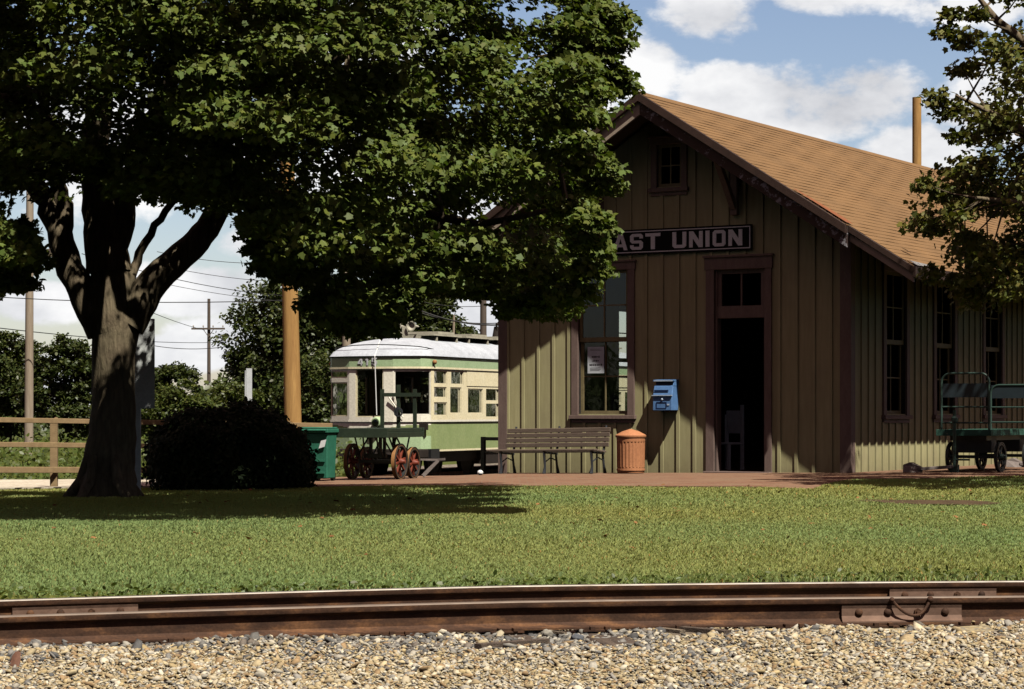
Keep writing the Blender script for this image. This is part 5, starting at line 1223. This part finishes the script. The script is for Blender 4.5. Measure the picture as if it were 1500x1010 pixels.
def big(px, py, r, c, label, seed, flat=.8):
    rng = np.random.default_rng(seed); p = G(px, py, -.15); y = p.y; z = gravz(p.x, y)+r*.55
    o = stones('loose_stone', np.array([p.x]), np.array([y]), np.array([z]), np.array([r]), np.array([(*c, 1)]), 3, rng, (flat, flat+.05)); tag(o, label, 'stone')
big(774, 921, .04, (.42,.37,.3), 'rounded buff stone resting against the near rail', 1)
big(801, 924, .035, (.3,.28,.24), 'grey stone right of the rounded buff stone', 2)
big(181, 925, .05, (.34,.31,.26), 'pointed grey stone by the near rail at the left', 3)
big(130, 934, .032, (.6,.58,.5), 'whitish stone near the rail left of the pointed stone', 4)
big(520, 916, .022, (.75,.73,.68), 'small white stone against the near rail at the middle left', 5)
big(22, 968, .032, (.15,.075,.05), 'reddish brown stone at the lower left corner', 6, .35)
big(845, 928, .03, (.13,.14,.16), 'small blue-grey stone among the pale gravel', 7)
big(985, 760, .03, (.2,.18,.16), 'small grey stone lying alone on the lawn', 8, .4)
# ================================================================ LIGHT, SKY, CAMERA
LD = Vector((-1.142, 1.85, -3.45)).normalized()
su = bpy.data.lights.new('sun', 'SUN'); su.energy = 5.0; su.angle = math.radians(.5); su.color = (1, .95, .84)
so = bpy.data.objects.new('sun', su); COL.objects.link(so); so.rotation_euler = LD.to_track_quat('-Z', 'Y').to_euler(); so.location = (0, -20, 40)
w = bpy.data.worlds.new('World'); S.world = w; w.use_nodes = True; nt = w.node_tree; nt.nodes.clear()
class WT(NT):
    def __init__(s): s.t = nt; s.out = s.n('ShaderNodeOutputWorld')
t = WT()
sky = t.n('ShaderNodeTexSky', sky_type='NISHITA'); sky.sun_disc = False; sky.sun_elevation = math.asin(-LD.z); sky.sun_rotation = math.atan2(-LD.x, -LD.y); sky.air_density = 1.0; sky.dust_density = .6; sky.ozone_density = 2.0
tc = t.n('ShaderNodeTexCoord'); sx = t.n('ShaderNodeSeparateXYZ'); t.l(tc.outputs['Generated'], sx.inputs[0])
az = t.math('ARCTAN2', sx.outputs[0], sx.outputs[1]); el = t.math('ARCSINE', sx.outputs[2])
BL = [(1190,150,170,52),(1060,140,120,44),(940,110,75,62),(1280,120,80,34),(1110,180,190,34),(1045,22,85,42),(1240,-10,170,34),(1440,0,120,40),(1350,222,90,40),(1450,150,80,60),
      (300,425,120,38),(230,520,110,30),(70,440,90,36),(400,355,90,28),(330,500,100,34),(690,480,110,70),(60,560,160,50),(850,170,80,60),(600,300,200,120),(200,200,200,110),(500,80,220,120)]
fld = None
for px, py, rx, ry in BL:
    a0 = math.atan((px-HX)/F); e0 = math.atan((HY-py)/math.hypot(F, px-HX)); ra, re = rx/F, ry/F
    u = t.math('DIVIDE', t.math('SUBTRACT', az, a0), ra); v = t.math('DIVIDE', t.math('SUBTRACT', el, e0), re)
    q = t.math('SUBTRACT', 1, t.math('ADD', t.math('MULTIPLY', u, u), t.math('MULTIPLY', v, v)))
    fld = q if fld is None else t.math('SMOOTH_MAX', fld, q, .35)
mp = t.n('ShaderNodeMapping'); mp.inputs['Scale'].default_value = (1, 1, 1.7); t.l(tc.outputs['Generated'], mp.inputs[0])
n1 = t.noise(mp.outputs[0], 24, 9, .58); n2 = t.noise(mp.outputs[0], 9, 5, .55); n3 = t.noise(mp.outputs[0], 5.5, 6, .6)
# drifting clouds in the rest of the sky
gen = t.math('MULTIPLY', t.math('SUBTRACT', n3, .8), 4.0); gen = t.math('SUBTRACT', gen, t.math('MULTIPLY', t.math('MAXIMUM', t.math('SUBTRACT', .25, t.math('ABSOLUTE', az)), 0), 12))
fld = t.math('MAXIMUM', t.math('MAXIMUM', fld, -2.0), gen)
f = t.math('ADD', t.math('MULTIPLY', fld, .55), t.math('MULTIPLY', t.math('SUBTRACT', n1, .5), 2.3))
mr = t.n('ShaderNodeMapRange', interpolation_type='SMOOTHSTEP', clamp=True); mr.inputs[1].default_value = -.1; mr.inputs[2].default_value = .32; t.l(f, mr.inputs[0]); alpha = mr.outputs[0]
sh = t.math('ADD', t.math('MULTIPLY', n2, .9), t.math('MULTIPLY', n1, .5))
mr2 = t.n('ShaderNodeMapRange', clamp=True); mr2.inputs[1].default_value = .5; mr2.inputs[2].default_value = .8; mr2.inputs[3].default_value = .46; mr2.inputs[4].default_value = .8; t.l(sh, mr2.inputs[0])
bg1 = t.n('ShaderNodeBackground'); bg1.inputs[1].default_value = .05; gr = t.ramp(t.math('MULTIPLY', el, 2.0/PI, clamp=True), [(.0, (1.9,1.75,1.75)), (.125, (1.8,1.65,1.7)), (.2, (.3,.27,.25)), (.4, (.075,.07,.065)), (1, (.06,.055,.05))]); bk = t.n('ShaderNodeMapRange', interpolation_type='SMOOTHSTEP', clamp=True); bk.inputs[1].default_value = .1; bk.inputs[2].default_value = .85; bk.inputs[3].default_value = .3; bk.inputs[4].default_value = 1; t.l(t.math('COSINE', az), bk.inputs[0]); hz = t.n('ShaderNodeMapRange', interpolation_type='SMOOTHSTEP', clamp=True); hz.inputs[1].default_value = .22; hz.inputs[2].default_value = .5; t.l(el, hz.inputs[0]); sk = t.mix(t.mix(sky.outputs[0], gr, 1, 'MULTIPLY'), bk.outputs[0], 1, 'MULTIPLY'); t.l(t.mix(sk, (4.3,2.42,2.45), hz.outputs[0]), bg1.inputs[0])
bg2 = t.n('ShaderNodeBackground'); t.l(t.ramp(mr2.outputs[0], [(.5, (.92,.94,1.0)), (1, (1.0,.985,.95))]), bg2.inputs[0]); t.l(mr2.outputs[0], bg2.inputs[1])
mx = t.n('ShaderNodeMixShader'); t.l(alpha, mx.inputs[0]); t.l(bg1.outputs[0], mx.inputs[1]); t.l(bg2.outputs[0], mx.inputs[2]); t.l(mx.outputs[0], t.out.inputs['Surface'])
cam = bpy.data.cameras.new('camera'); co = bpy.data.objects.new('camera', cam); COL.objects.link(co); S.camera = co
cam.sensor_width = 36; cam.lens = F/1500*36; cam.shift_y = (HY-505)/1500; cam.clip_end = 6000; cam.clip_start = .1
co.location = (0, 0, EYE); co.rotation_euler = (PI/2, 0, 0)
S.view_settings.view_transform = 'Standard'; S.view_settings.look = 'None'; S.view_settings.exposure = .35; S.view_settings.gamma = 1
S.render.engine = 'CYCLES'; S.cycles.max_bounces = 6; S.cycles.diffuse_bounces = 0; S.cycles.glossy_bounces = 2; S.cycles.transmission_bounces = 4; S.cycles.transparent_max_bounces = 12
S.cycles.caustics_reflective = False; S.cycles.caustics_refractive = False; S.cycles.use_denoising = True
